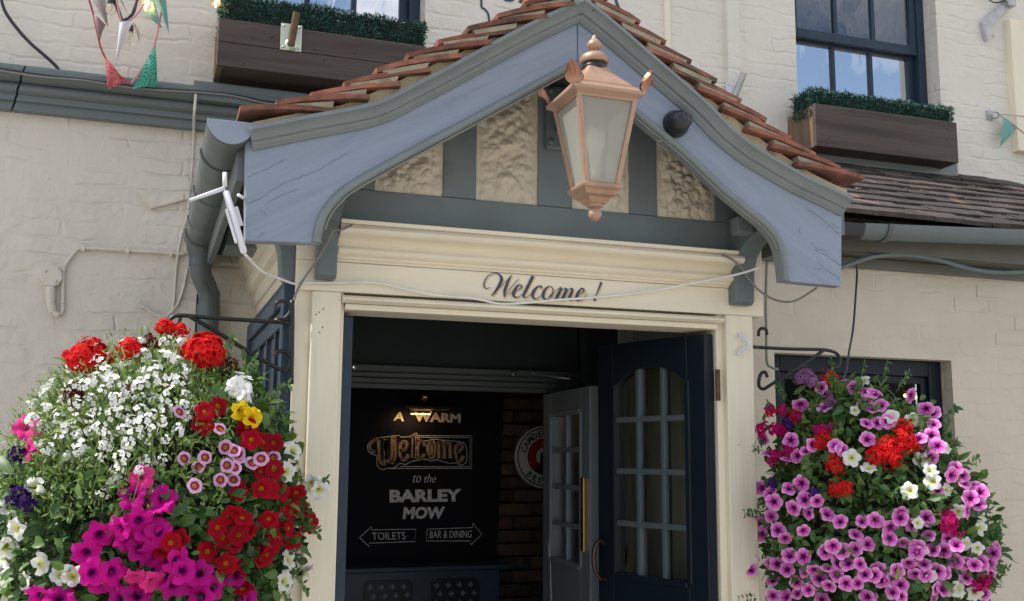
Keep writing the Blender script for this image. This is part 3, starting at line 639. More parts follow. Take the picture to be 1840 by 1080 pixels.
# ---- doors (parts of the porch): a leaf hung at H, running to F, z0..z1
def leaf(name, H, F, zb, zt, th, paint, barm, cols, rows, stile, arch, lab, zmid, pm='doorpane'):
    H, F = Vector((*H, 0)), Vector((*F, 0)); d = (F-H); w = d.length; d.normalize(); n = Vector((-d.y, d.x, 0))
    def bx(b, a0, a1, z0, z1, t=th, o=0): return b.obox(H+d*(a0+a1)/2+n*o+Vector((0, 0, (z0+z1)/2)), d*(a1-a0)/2, n*t/2, (0, 0, (z1-z0)/2))
    b = MB(); tr = .10
    bx(b, 0, stile, zb, zt); bx(b, w-stile, w, zb, zt); bx(b, stile, w-stile, zt-tr, zt); bx(b, stile, w-stile, zb, zmid)
    dr = b.build(name, paint, P, .004); dr['label'] = lab
    g0, g1 = stile, w-stile
    if arch:
        poly = []; N = 12; zc = zt-tr
        for i in range(N+1):
            t = i/N; poly.append(H+d*(g0+(g1-g0)*t)+n*(-th/2+.001)+Vector((0, 0, zc-.075+.073*sin(pi*t)**.7)))
        poly += [H+d*g1+n*(-th/2+.001)+Vector((0, 0, zc+.005)), H+d*g0+n*(-th/2+.001)+Vector((0, 0, zc+.005))]
        MB().prism(poly, n*(th-.002)).build('arched_rail', paint, dr, .003)
    cw = (g1-g0)/cols; zg0, zg1 = zmid, zt-tr
    b = MB(); mth = th+.012
    for (a, c, z0, z1) in ((g0-.012, g0+.012, zg0, zg1-(.06 if arch else 0)), (g1-.012, g1+.012, zg0, zg1-(.06 if arch else 0)), (g0+.0125, g1-.0125, zg0-.012, zg0+.012)): bx(b, a, c, z0, z1, mth)
    if not arch: bx(b, g0+.0125, g1-.0125, zg1-.012, zg1+.012, mth)
    b.build('glazing_moulding', paint, dr, .005)
    for k in range(1, cols): bx(MB(), g0+cw*k-.011, g0+cw*k+.011, zg0, zg1, th*.8).build('glazing_bar', barm, dr, .004)
    rh = (zg1-zg0)/rows
    for k in range(1, rows):
        bx(MB(), g0, g1, zg0+rh*k-.011, zg0+rh*k+.011, th*.78).build('glazing_bar', barm, dr, .004)
    for i in range(cols):
        for j in range(rows):
            a, c, e, f_ = g0+cw*i+.005, g0+cw*(i+1)-.005, zg0+rh*j+.005, zg0+rh*(j+1)-.005
            Q = [H+d*a+Vector((0, 0, e)), H+d*c+Vector((0, 0, e)), H+d*c+Vector((0, 0, f_)), H+d*a+Vector((0, 0, f_))]
            MB().add(Q, [(0, 1, 2, 3)]).build('pane', M[pm], dr)
    return dr, H, d, n, w, bx
Fo = (1.137, .570); Ho = (1.316, .032)
od, H, d, n, w, bx = leaf('front_door', Ho, Fo, .01, 2.045, .045, M['navy'], M['doorbar'], 3, 4, .088, True, 'open navy glazed door leaf with arched top, at the right jamb', 1.16)
# its handle: S-shaped pull on each face, and hinges
for sgn in (1, -1):
    c = H+d*(w-.045)+n*sgn*.024+Vector((0, 0, 1.225)); o = n*sgn
    pts = [c+Vector((0, 0, .05)), c+o*.035+Vector((0, 0, .062)), c+o*.06+Vector((0, 0, .03)), c+o*.062+Vector((0, 0, -.03)), c+o*.035+Vector((0, 0, -.075)), c+Vector((0, 0, -.085))]
    MB().tube([Vector(p) for p in crom(pts, 5)], .008, 8).build('handle', mat('bronze', (.11, .06, .045), .35, .1, 10, metal=.8), od)
for z in (1.86, 1.0):
    q = H-d*.004+Vector((0, 0, z)); MB().lathe([(0, -.055), (.009, -.055), (.009, .055), (0, .055)], q+Vector((.012, -.03, 0)), n=10).build('hinge', mat('rusty_hinge', (.16, .08, .06), .6, .3, 40, metal=.4), od)
    MB().obox(q-n*.024+d*.03, d*.025, n*.002, (0, 0, .055)).build('hinge_plate', M['navy'], od, .001)
ld, *_ = leaf('front_door', (.012, .045), (.055, .66), .01, 2.045, .045, M['navywin'], M['doorbar'], 3, 4, .088, True, 'navy glazed door leaf folded back inside the left jamb, seen edge on', 1.16)
idr, H, d, n, w, bx = leaf('inner_door', (1.226, 1.395), (1.178, .735), .01, 1.898, .045, M['doorgrey'], M['doorgrey'], 2, 4, .115, False, 'grey green inner door with glazing and brass push plate, standing open', 1.15, 'inpane')
MB().obox(H+d*(w-.075)+n*.026*(-1 if n.x > 0 else 1)+Vector((0, 0, 1.37)), d*.03, n*.002, (0, 0, .15)).build('push_plate', M['brass'], idr, .002)
MB().obox(H+d*(w-.046)+n*.030*(-1 if n.x > 0 else 1)+Vector((0, 0, 1.37)), d*.005, n*.006, (0, 0, .15)).build('push_plate_edge', M['brass'], idr, .002)

# ---- hall behind the vestibule
YH = 2.60
hall = thing('hall_wall', (1.2, YH, 0), 'dim brick wall at the back of the entrance hall behind the open doors', 'wall')
MB().box(-.8, 3.4, YH+.03, YH+.05, 0, 2.6).build('mortar_bed', mat('dark_mortar', (.035, .03, .026), .9, .2, 20), hall)
brs = [MB().box(-.1045, .1045, -.03, .031, -.0305, .0305).mesh('brick', mat('hall_brick%d' % k, c, .85, .3, 18, .5, 60, col2=(.06, .045, .04), c2scale=12)) for k, c in enumerate(((.075, .042, .027), (.05, .032, .024), (.10, .06, .032), (.035, .026, .022)))]
rn = random.Random(2)
for r in range(19):
    z = .62+.076*r
    if z > 1.95: break
    for x0, x1 in ((.24, .52), (1.36, 1.92)):
        x = x0+(r % 2)*.108
        while x < x1:
            place('brick', brs[rn.randrange(4)], hall, Matrix.Translation((x, YH+rn.uniform(-.004, .003), z)) @ Matrix.Rotation(rn.uniform(-.012, .012), 4, 'Y')); x += .217
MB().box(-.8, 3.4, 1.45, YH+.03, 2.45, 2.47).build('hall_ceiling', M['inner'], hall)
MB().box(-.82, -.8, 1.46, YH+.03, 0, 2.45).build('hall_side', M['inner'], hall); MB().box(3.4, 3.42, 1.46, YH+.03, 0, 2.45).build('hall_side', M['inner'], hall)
# ================================================================== lettering
def ribbon(b, pts, y, sub=6, dx=0, dy=0, wk=1.0, conv=None, th=.0012):
    """brush stroke: pts (px,py,width px) -> flat raised ribbon on plane y"""
    S = crom(pts, sub); C = [conv(p[0]+dx, p[1]+dy) for p in S]; m = len(C); V = []; F = []
    for i in range(m):
        t = C[min(i+1, m-1)]-C[max(i-1, 0)]; nr = Vector((-t.z, 0, t.x)); nr = nr.normalized() if nr.length > 1e-9 else Vector((0, 0, 1))
        h = max(S[i][2], .5)*wk/2
        V += [C[i]+nr*h, C[i]-nr*h]
    k = len(V); V += [v+Vector((0, th, 0)) for v in V]
    for i in range(m-1):
        F += [(2*i, 2*i+1, 2*i+3, 2*i+2), (2*i, 2*i+2, k+2*i+2, k+2*i), (2*i+1, k+2*i+1, k+2*i+3, 2*i+3)]
    b.add(V, F)
W1 = [[(160,352,4),(135,366,7),(105,372,10),(80,350,13),(75,305,14),(100,240,12),(150,185,9),(215,158,9),(270,167,15),(308,205,30),(318,250,38),(295,310,38),(250,385,28),(183,470,10)],
 [(183,470,8),(290,360,7),(400,250,7),(457,185,5)], [(457,185,5),(418,255,22),(388,330,36),(362,400,36),(352,490,9)], [(352,490,7),(440,370,7),(510,285,7),(555,243,4)],
 [(420,460,5),(480,415,7),(550,388,10),(595,350,17),(583,322,12),(545,330,22),(497,400,38),(481,450,38),(500,488,24),(545,490,9),(600,455,6),(640,400,5)],
 [(752,200,40),(702,300,40),(652,400,40),(622,460,36),(632,493,18),(665,490,8),(720,450,6),(760,410,5)],
 [(862,372,14),(866,350,26),(848,336,14),(818,345,20),(775,390,38),(747,450,40),(754,495,26),(795,512,11),(845,485,7),(890,440,5)],
 [(978,340,9),(930,370,26),(897,430,40),(892,485,36),(922,520,16),(970,505,9),(1010,450,11),(1028,390,11),(1010,352,9),(978,340,9)], [(985,485,32),(1000,465,22),(1030,440,7),(1085,385,5)],
 [(1085,390,6),(1130,358,14),(1134,380,30),(1110,430,36),(1062,522,36)], [(1075,490,6),(1140,405,7),(1200,365,12)], [(1200,364,14),(1212,385,30),(1195,430,36),(1145,537,36)],
 [(1160,495,6),(1230,405,7),(1275,368,12)], [(1275,366,14),(1294,385,30),(1282,430,36),(1250,500,36),(1258,530,18),(1290,530,8),(1330,495,5)],
 [(1330,505,5),(1390,455,7),(1445,418,15),(1450,378,16),(1418,375,18),(1372,430,36),(1350,490,38),(1357,532,24),(1395,540,10),(1450,500,6),(1490,430,4)],
 [(1692,283,26),(1652,390,17),(1612,478,7)], [(1606,506,12),(1602,520,34),(1598,545,12)]]
YF = -.0016
cv = lambda a, c: U(860+a/7.667, 470+c/7.667, y=YF)
pxm = (U(981, 515, y=YF)-U(980, 515, y=YF)).length/7.667
fb = [o for o in P.children if o.name.startswith('frieze_board')][0]
for i0, i1 in ((0, 4), (4, 5), (5, 6), (6, 7), (7, 9), (9, 14), (14, 15), (15, 16), (16, 17)):
    sh, wt = MB(), MB()
    for s in W1[i0:i1]:
        ribbon(sh, s, YF, 6, 20, 18, pxm*.8, cv, .001); ribbon(wt, s, YF, 6, 0, 0, pxm, lambda a, c: U(860+a/7.667, 470+c/7.667, y=-.0032), .0012)
    sh.build('letter_shadow', M['gold'], fb); wt.build('letter', M['ink'], fb)

def text(body, size, thick=0, sx=1.0, shear=0, depth=.001, align='LEFT', space=1.0):
    c = bpy.data.curves.new('t', 'FONT'); c.body = body; c.size = size; c.offset = thick; c.extrude = depth; c.shear = shear; c.align_x = align; c.space_character = space; c.resolution_u = 3
    o = bpy.data.objects.new('t', c); COL.objects.link(o); bpy.context.view_layer.update()
    me = bpy.data.meshes.new_from_object(o.evaluated_get(bpy.context.evaluated_depsgraph_get())); bpy.data.objects.remove(o); bpy.data.curves.remove(c)
    for v in me.vertices: v.co.x *= sx
    return me
def text_fit(name, body, q0, q1, q2, y, m, parent, thick=0, shear=0):
    """text stretched so that its box runs from px q0 (bottom-left) to q1 (bottom-right) and q2 (top-left)"""
    a, c, e = U(*q0, y=y), U(*q1, y=y), U(*q2, y=y); me = text(body, 1, thick, 1, shear)
    xs = [v.co.x for v in me.vertices]; ys = [v.co.y for v in me.vertices]; x0, x1, y0, y1 = min(xs), max(xs), min(ys), max(ys); og = org(parent)
    for v in me.vertices:
        s, t, k = (v.co.x-x0)/(x1-x0), (v.co.y-y0)/(y1-y0), v.co.z
        v.co = a+(c-a)*s+(e-a)*t+Vector((0, -k, 0))-og
    me.materials.clear(); me.materials.append(m); o = bpy.data.objects.new(name, me); COL.objects.link(o); o.parent = parent; return o

# ================================================================== in the hall: chalkboard, lamp, round sign, cabinet
YC = YH-.06
cb = thing('chalkboard', U(765, 1020, y=YC), 'black hall chalkboard lettered A Warm Welcome to the Barley Mow', 'chalkboard')
q = [U(632, 690, y=YC), U(907, 697, y=YC), U(893, 1016, y=YC), U(614, 1025, y=YC)]
MB().prism(q, (0, .025, 0)).build('board', M['board'], cb, .003)
YT = YC-.004
text_fit('chalk_lettering', 'A', (706, 756), (726, 757), (709, 740), YT, M['chalkw'], cb, .03)
text_fit('chalk_lettering', 'WARM', (744, 757), (828, 760), (744, 740), YT, M['chalkw'], cb, .045)
text_fit('chalk_lettering', 'to', (742, 867), (756, 867), (743, 853), YT, M['chalk'], cb, -.01, .3)
text_fit('chalk_lettering', 'the', (762, 867), (783, 867), (763, 852), YT, M['chalk'], cb, -.01, .3)
text_fit('chalk_lettering', 'BARLEY', (700, 903), (829, 901), (700, 880), YT, M['chalk'], cb, .045)
text_fit('chalk_lettering', 'MOW', (723, 933), (797, 932), (726, 911), YT, M['chalk'], cb, .045)
text_fit('chalk_lettering', 'TOILETS', (669, 970), (729, 969), (668, 957), YT, M['chalk'], cb, -.008)
text_fit('chalk_lettering', 'BAR & DINING', (772, 967), (847, 966), (773, 954), YT, M['chalk'], cb, -.004)
pxc = (U(766, 900, y=YT)-U(765, 900, y=YT)).length
def lines(name, strokes, m, wd, sub=1):
    b = MB()
    for s in strokes: ribbon(b, [(x, y, wd) for x, y in s], YT, sub, 0, 0, pxc, lambda a, c: U(a, c, y=YT), .001)
    return b.build(name, m, cb)
lines('chalk_arrow', [[(646,966),(668,946),(667,952),(747,951),(745,973),(664,976),(663,982),(646,966)]], M['chalk'], 1.0)
lines('chalk_arrow', [[(768,951),(849,948),(849,940),(866,960),(846,979),(846,972),(766,972),(768,951)]], M['chalk'], 1.0)
# ornate Welcome: zoom scale 6.354 from (640,690)
zc = lambda L: [[(640+x/6.354, 690+y/6.354) for x, y in s] for s in L]
body = [[(262,640),(268,860),(300,905),(335,880),(338,630)], [(338,640),(345,830),(375,880),(410,850),(418,620)], [(418,625),(440,620),(450,700),(445,840),(400,905)], [(250,640),(205,640),(165,690),(160,750),(200,775)],
 [(500,760),(560,740),(585,690),(555,660),(515,680),(505,800),(530,860),(575,850),(595,800)], [(620,610),(650,600),(655,700),(650,845)], [(680,580),(672,700),(672,850)],
 [(785,710),(760,660),(720,665),(705,740),(710,830),(745,850),(785,800)], [(865,650),(830,690),(825,780),(850,835),(890,820),(900,740),(895,680),(865,650)], [(880,690),(868,740),(870,800)],
 [(950,660),(950,850)], [(955,690),(990,660),(1010,700),(1010,850)], [(1015,700),(1050,680),(1075,710),(1080,850)], [(1140,770),(1190,760),(1215,720),(1185,690),(1150,710),(1140,800),(1160,870),(1200,870),(1225,820)]]
lines('chalk_letter_fill', zc(body), M['chalkt'], 6.2, 5)
inset = [[(x+14, y+3) for x, y in s] for s in body]
outl = [[(x-18, y-4) for x, y in s] for s in body]
for k, L in enumerate((inset, outl)): lines('chalk_letter_outline', zc(L), M['chalkw'] if k else M['chalk'], 1.3, 5)
lines('chalk_border', zc([[(700,590),(1320,592),(1318,962),(380,965)], [(700,608),(1300,610),(1298,945),(500,942)]]), M['chalk'], .9, 1)
lines('chalk_border', zc([[(500,585),(330,605),(200,625),(135,690),(135,760),(190,805),(235,820),(240,930),(300,975),(370,960),(440,955),(500,905),(560,920),(620,890),(700,870),(800,860),(860,880),(920,865),(1060,905),(1150,900),(1200,930),(1255,890),(1265,820),(1255,720),(1220,670),(1080,650),(990,640),(870,630),(800,650),(705,625),(690,560),(600,600),(500,605)]]), M['chalk'], .9, 3)
# picture light on a stalk above the board, lit
pld = thing('picture_light', U(770, 735, y=YC-.12), 'dark brass picture light glowing above the hall chalkboard', 'lamp')
a, c = U(726, 730, y=YC-.12), U(827, 734, y=YC-.12)
MB().tube([a, c], .022, 14).build('lamp_tube', mat('dark_brass', (.05, .038, .022), .3, .1, 8, metal=.8), pld, 0, 40)
MB().tube([a+Vector((.01, -.020, -.012)), c+Vector((-.005, -.020, -.012))], .005, 8).build('lamp_trim', M['brass'], pld)
r = U(763, 713, y=YC-.10); MB().lathe([(0, -.02), (.02, -.016), (.024, 0), (.02, .016), (0, .02)], r, n=16).build('ball_joint', M['brass'], pld)
MB().tube([r, r+Vector((.02, .05, .02)), U(771, 705, y=YC-.002)], .006, 8).build('stalk', M['brass'], pld)
MB().tube([(a+c)/2-Vector((0, 0, .03)), (a+c)/2+Vector((0, 0, .03))], .008, 8).build('stem', M['brass'], pld)
g0 = U(745, 738, y=YC-.11); MB().box(g0.x-.02, g0.x+.09, g0.y-.008, g0.y+.008, g0.z-.022, g0.z-.014).build('lit_strip', emit('lamp_glow', (1, .62, .28), 1.4), pld)
lp = bpy.data.lights.new('picture_light_bulb', 'AREA'); lp.shape = 'RECTANGLE'; lp.size = .16; lp.size_y = .02; lp.energy = .16; lp.color = (1, .60, .28)
lo = bpy.data.objects.new('picture_light_bulb', lp); COL.objects.link(lo); lo.parent = pld; lo.location = g0+Vector((.0, .02, -.03))-org(pld); lo.rotation_euler = (radians(35), 0, 0)

# round enamel sign
def ring(b, c, r0, r1, y, a0=0, a1=2*pi, n=56):
    V = []; F = []
    for i in range(n+1):
        a = a0+(a1-a0)*i/n
        for r in (r0, r1): V += [(c.x+r*cos(a), y, c.z+r*sin(a))]
    F = [(2*i, 2*i+1, 2*i+3, 2*i+2) for i in range(n)]; b.add(V, F)
ys = YH-.075; ct = U(979, 821, y=ys); R = U(979, 765, y=ys).z-ct.z
sg = thing('round_sign', (ct.x, ys, ct.z-R), 'round white enamel brewery sign with red ring on the dim brick wall', 'sign')
MB().lathe([(0, .03), (R*.98, .03), (R, .025), (R, .004), (R*.99, 0), (0, 0)], (ct.x, ys, ct.z), (0, 1, 0), 56).build('disc', M['signw'], sg, 0, 30)
b = MB(); ring(b, ct, R*.90, R*.945, ys-.001); b.build('black_ring', M['signk'], sg)
b = MB(); ring(b, ct, R*.30, R*.60, ys-.001, radians(60), radians(225)); b.build('red_arc', M['red'], sg)
b = MB(); ring(b, ct, R*.0, R*.58, ys-.0012, radians(225), radians(330)); b.build('dark_arc', M['signk'], sg)
b = MB(); bw = R*.16
b.box(ct.x-bw, ct.x+bw, ys-.003, ys-.001, ct.z-R*.16, ct.z+R*.06)
for k in (-1, 0, 1): b.box(ct.x+k*bw*.75-bw*.2, ct.x+k*bw*.75+bw*.2, ys-.003, ys-.001, ct.z+R*.061, ct.z+R*.14)
b.build('castle_mark', M['signk'], sg)
def circ_text(body, rad, a0, step, size, flip=False):
    for i, chh in enumerate(body):
        if chh == ' ': continue
        me = text(chh, size, .0012, .95, 0, .0008, 'CENTER'); a = a0+(step*i if flip else -step*i)
        up_ = Vector((cos(a), 0, sin(a)))*( -1 if flip else 1); ri = Vector((up_.z, 0, -up_.x)); rr = rad+(size*.36 if flip else -size*.36); base = ct+Vector((cos(a), 0, sin(a)))*rr
        for v in me.vertices: v.co = base+ri*v.co.x+up_*v.co.y+Vector((0, ys-.0015-v.co.z-base.y, 0))-org(sg)
        me.materials.clear(); me.materials.append(M['signk']); o = bpy.data.objects.new('sign_letter', me); COL.objects.link(o); o.parent = sg
circ_text('CAMDEN TOWN', R*.755, radians(163), radians(14.6), R*.27)
circ_text('BREWERY', R*.755, radians(226), radians(15.5), R*.27, True)

# navy cabinet with pierced doors under the board
cbn = thing('hall_cabinet', U(765, 1079, y=YC-.2).lerp(Vector((.9, YC-.2, 0)), 1), 'navy cabinet with cross-pierced doors below the chalkboard', 'cabinet')
zl = U(765, 1022, y=YC-.2).z; xa0, xa1 = U(612, 1030, y=YC-.2).x, U(916, 1020, y=YC-.2).x
MB().box(xa0, xa1, YC-.215, YC+.02, zl-.012, zl+.012).build('top_ledge', M['navywin'], cbn, .004)
x2 = U(897, 1040, y=YC-.19).x
MB().box(xa0, x2, YC-.19, YC+.02, .1, zl-.0125).build('carcass', M['navywin'], cbn, .003)
lit = mat('cabinet_cross', (.10, .12, .15), .5)
for k, (c0, c1) in enumerate(((655, 742), (775, 862))):
    xq0, xq1 = U(c0, 1060, y=YC-.2).x, U(c1, 1060, y=YC-.2).x; zt = zl-.055
    N = 8; pts = []
    poly = [(xq0, zt-.5), (xq1, zt-.5)]+[(xq1-.03+.03*cos(a), zt-.03+.03*sin(a)) for a in [pi/2*i/N for i in range(N+1)]]+[(xq0+.03-.03*sin(a), zt-.03+.03*cos(a)) for a in [pi/2*i/N for i in range(N+1)]]
    MB().prism([(x, YC-.196, z) for x, z in poly], (0, .0055, 0)).build('door_panel', M['navy'], cbn, .002)
    for i in range(4):
        for j in range(3):
            x = xq0+.04+(xq1-xq0-.08)*i/3+(j % 2)*.02-.01; z = zt-.035-j*.045
            cr = MB(); cr.box(x-.014, x+.014, YC-.1985, YC-.1965, z-.005, z+.005); cr.box(x-.005, x+.005, YC-.1985, YC-.1965, z+.0051, z+.014); cr.box(x-.005, x+.005, YC-.1985, YC-.1965, z-.014, z-.0051)
            cr.build('cross_cutout', lit, cbn)

# ================================================================== copper lantern
LX, LY = .670, -.43
ln = thing('wall_lantern', (LX, LY, 2.30), 'copper coloured square lantern with frosted panes hanging in front of the gable', 'lantern')
def lz(py): return 2.307+(399-py)/568
def sq(b, lv, cap0=True, cap1=True):
    """square loft: list of (half side, z)"""
    V = []; F = []
    for h, z in lv: V += [(LX-h, LY-h, z), (LX+h, LY-h, z), (LX+h, LY+h, z), (LX-h, LY+h, z)]
    for i in range(len(lv)-1):
        for j in range(4): F.append((4*i+j, 4*i+(j+1) % 4, 4*i+4+(j+1) % 4, 4*i+4+j))
    if cap0: F.append((3, 2, 1, 0))
    if cap1: k = 4*len(lv)-4; F.append((k, k+1, k+2, k+3))
    return b.add(V, F)
zg0, zg1 = lz(341), lz(192); hb, ht = .050, .0925
sq(MB(), [(.026, lz(370)), (.034, lz(364)), (.036, lz(361)), (.050, lz(357)), (.054, lz(350)), (.064, lz(346)), (.066, lz(341)), (.058, lz(338))]).build('tray', M['copper'], ln, .002)
sq(MB(), [(.096, lz(194)), (.104, lz(191)), (.112, lz(188)), (.116, lz(186.5)), (.116, lz(181)), (.106, lz(178)), (.098, lz(172))]).build('brim', M['copper'], ln, .002)
V = [(.097, .0), (.089, .010), (.072, .028), (.056, .045), (.046, .058), (.039, .070), (.035, .080)]
sq(MB(), [(h, lz(172)+z) for h, z in V]).build('hood', M['copper'], ln, .01, None, 3)
z0 = lz(172)+.074
MB().lathe([(.030, 0), (.038, .002), (.040, .008), (.038, .014), (.031, .016), (.027, .02), (.029, .03), (0, .03)], (LX, LY, z0), n=28).build('collar', M['blackp'], ln, 0, 50)
z1 = z0+.024
MB().lathe([(r_*.82, h_*.74) for r_, h_ in ((0, 0), (.05, 0), (.053, .004), (.055, .018), (.047, .034), (.03, .044), (.016, .05), (.013, .058), (.018, .062), (.026, .070), (.028, .08), (.026, .09), (.018, .10), (.010, .108), (.007, .118), (.005, .124), (0, .126))], (LX, LY, z1), n=32).build('finial', M['copper'], ln, 0, 50)
MB().lathe([(0, lz(399)), (.010, lz(398)), (.018, lz(392)), (.021, lz(387)), (.019, lz(381)), (.012, lz(377)), (.017, lz(375.5)), (.024, lz(374)), (.024, lz(371)), (.027, lz(367)), (.032, lz(362)), (0, lz(361))], (LX, LY, 0), n=28).build('drop_finial', M['copper'], ln, 0, 45)
for sx, sy in ((-1, -1), (1, -1), (1, 1), (-1, 1)):
    b = MB(); a, c = Vector((LX+sx*hb, LY+sy*hb, zg0)), Vector((LX+sx*ht, LY+sy*ht, zg1+.006)); t = .0075
    b.add([a+Vector((-t, -t, 0)), a+Vector((t, -t, 0)), a+Vector((t, t, 0)), a+Vector((-t, t, 0)), c+Vector((-t, -t, 0)), c+Vector((t, -t, 0)), c+Vector((t, t, 0)), c+Vector((-t, t, 0))], [(0, 3, 2, 1), (4, 5, 6, 7), (0, 1, 5, 4), (1, 2, 6, 5), (2, 3, 7, 6), (3, 0, 4, 7)]); b.build('corner_bar', M['copper'], ln, .002)
    # palmette leaf at each brim corner
    base = Vector((LX+sx*.108, LY+sy*.108, lz(180))); o = Vector((sx, sy, 0)).normalized(); sd2 = Vector((-o.y, o.x, 0)); lf = MB(); cols = 9; V = []; F = []
    for i in range(cols):
        s = (i/(cols-1)-.5)*2; hgt = .062*(1-.55*s*s)
        for j in range(5):
            t = j/4; rr = .003*((i % 2)*2-1)
            V.append(base+sd2*s*(.017+.012*sin(pi*min(1, t*.9)))+Vector((0, 0, hgt*t))+o*(.004+.026*t*t+rr*t))
    for i in range(cols-1):
        for j in range(4): F.append((i*5+j, i*5+5+j, i*5+6+j, i*5+j+1))
    lf.add(V+[v-o*.005 for v in V], F+[tuple(k+len(V) for k in f[::-1]) for f in F]); lf.build('palmette', M['copperd'], ln)
for k, (ax, ay) in enumerate(((0, -1), (1, 0), (0, 1), (-1, 0))):
    sx_ = Vector((-ay, ax, 0)); o = Vector((ax, ay, 0)); V = []
    for h, z in ((hb, zg0), (ht, zg1)): V += [Vector((LX, LY, z))+o*(h-.002)+sx_*(-h), Vector((LX, LY, z))+o*(h-.002)+sx_*h]
    MB().add([V[0], V[1], V[3], V[2]], [(0, 1, 2, 3)]).build('pane', M['frost'], ln)
    b = MB(); c0, c1 = Vector((LX, LY, zg0+.004))+o*hb, Vector((LX, LY, zg1-.002))+o*ht
    b.obox(c0, sx_*(hb-.008), o*.005, (0, 0, .005)).build('pane_rail', M['copper'], ln, .001); MB().obox(c1, sx_*(ht-.008), o*.005, (0, 0, .007)).build('pane_rail', M['copper'], ln, .001)
MB().tube([(LX, LY, zg0), (LX, LY, zg0+.07)], .014, 10).lathe([(0, .13), (.03, .12), (.036, .09), (.02, .05), (.014, .0)], (LX, LY, zg0+.06), n=14).build('bulb', mat('white_bulb', (.8, .8, .76), .3), ln)
pp = U(1000, 210, y=-.004)
MB().box(pp.x-.045, pp.x+.05, -.022, .0015, pp.z-.125, pp.z+.11).build('wall_plate', M['green'], ln, .01)
for dx, dz in ((-.028, .085), (.026, .085), (-.028, -.098), (.026, -.098)): MB().lathe([(0, -.012), (.008, -.011), (.011, -.004), (.011, 0)], (pp.x+dx, -.022, pp.z+dz), (0, 1, 0), 8).build('plate_bolt', M['green'], ln)
MB().tube([(pp.x, -.022, pp.z-.05), (pp.x-.01, -.15, pp.z-.06), (LX+.01, LY+.10, lz(190))], .014, 8).build('lantern_arm', M['green'], ln)

# ================================================================== small fittings on the porch
p = U(1216, 222, y=YB-.012)
sc_ = thing('security_camera', (p.x, YB, p.z-.04), 'black dome security camera on the right barge board', 'camera')
MB().lathe([(.045, 0), (.045, -.012), (.042, -.022), (0, -.022)], (p.x, YB-.001, p.z), (0, 1, 0), 28).build('base_ring', M['blackp'], sc_, 0, 40)
MB().lathe([(.038, -.02), (.038, -.03), (.034, -.046), (.024, -.058), (.010, -.064), (0, -.065)], (p.x+.004, YB, p.z), (.14, 1, -.02), 28).build('dome', M['blackp'], sc_, 0, 40)
c = Vector((p.x+.022, YB-.05, p.z+.004)); ax = Vector((.62, -.75, -.1)).normalized()
MB().lathe([(.017, -.004), (.018, .006), (.015, .009), (.011, .006), (0, .004)], c, ax, 18).build('lens', glassy('lens_glass', (.03, .03, .035), .1, 1.6), sc_)
MB().tube([U(1192, 250, y=YB-.006), U(1186, 255, y=YB-.018), U(1180, 252, y=YB-.02)], .003, 6).build('camera_lead', M['greyc'], sc_)

ya = YB-.02; an = thing('wireless_antenna', U(440, 455, y=ya), 'white plastic wireless antenna on the left end of the barge board', 'antenna')
a, c = U(406, 345, y=ya), U(438, 452, y=ya); dd = (c-a).normalized(); sdv = dd.cross(Vector((0, 1, 0))).normalized()
MB().tube([a-dd*.004, a, c, c+dd*.006], [.005, .0095, .0095, .006], 12).build('antenna_body', M['whitep'], an, 0, 50)
MB().obox((a+c)/2+sdv*-.013+dd*.01, dd*.05, (0, .010, 0), sdv*.003).build('mount_clip', M['whitep'], an, .003)
q = U(431, 388, y=ya); MB().obox(q+sdv*-.004, dd*.028, (0, .001, 0), sdv*.006).build('rating_label', mat('label_paper', (.6, .58, .6), .5), an)
MB().tube([U(404, 338, y=ya), U(341, 360, y=ya)], [.0068, .005], 10).build('antenna_rod', M['whitep'], an); MB().tube([U(404, 336, y=ya), U(404, 310, y=ya)], [.0066, .0062], 10).build('antenna_rod', M['cable'], an)
MB().tube([U(428, 350, y=ya+.01), Vector((XL-.19, ya+.03, U(430, 352, y=ya).z))], .005, 6).build('mount_stub', M['whitep'], an)

# white hook on right pilaster
yk = -.008; hk = thing('pilaster_hook', U(1335, 630, y=yk), 'white painted metal hook on the right pilaster', 'hook')
pts = [U(x, y, y=yk-.006-d_) for x, y, d_ in ((1330, 600, 0), (1331, 607, .004), (1338, 609, .016), (1345, 614, .022), (1345, 621, .022), (1339, 626, .018), (1331, 629, .006), (1327, 634, 0), (1328, 638, 0))]
b = MB(); S = [Vector(p) for p in crom(pts, 4)]; b.tube(S, .0065, 8); b.build('hook_strap', M['whitep'], hk)
for py in (602, 634): MB().lathe([(0, -.004), (.007, -.003), (.009, 0)], U(1330, py, y=-.0045), (0, 1, 0), 10).build('hook_screw', M['whitep'], hk)

def cable(name, pts, r, m, label, cat='cable', sub=6, n=6):
    o = thing(name, pts[0], label, cat); MB().tube([Vector(p) for p in crom(pts, sub)], r, n).build('flex', m, o); return o
def cpx(L, y): return [U(a, c, y=(d[0] if d else y)) for a, c, *d in L]
cable('frieze_cable', cpx([(440, 457, YB-.02), (470, 487, -.22), (500, 500, -.14), (530, 510, -.04), (545, 508, -.012), (600, 508), (675, 508), (730, 520), (780, 530), (850, 536), (900, 546), (958, 543), (1000, 539), (1060, 535), (1150, 526), (1250, 508, -.04), (1320, 494, -.085), (1352, 485, -.12), (1366, 480, -.16)], -.014), .0042, M['cable'], 'thin white cable sagging across the frieze under the Welcome lettering')
cable('bracket_cable', cpx([(632, 405, -.09), (612, 413, -.10), (600, 413, -.10), (594, 425, -.09), (575, 460, -.075), (550, 495, -.04), (535, 520, -.012), (526, 545, 0), (518, 565, .02), (500, 580, .03)], -.03), .004, M['greyc'], 'grey cable slanting down over the left corbel to the basket bracket')
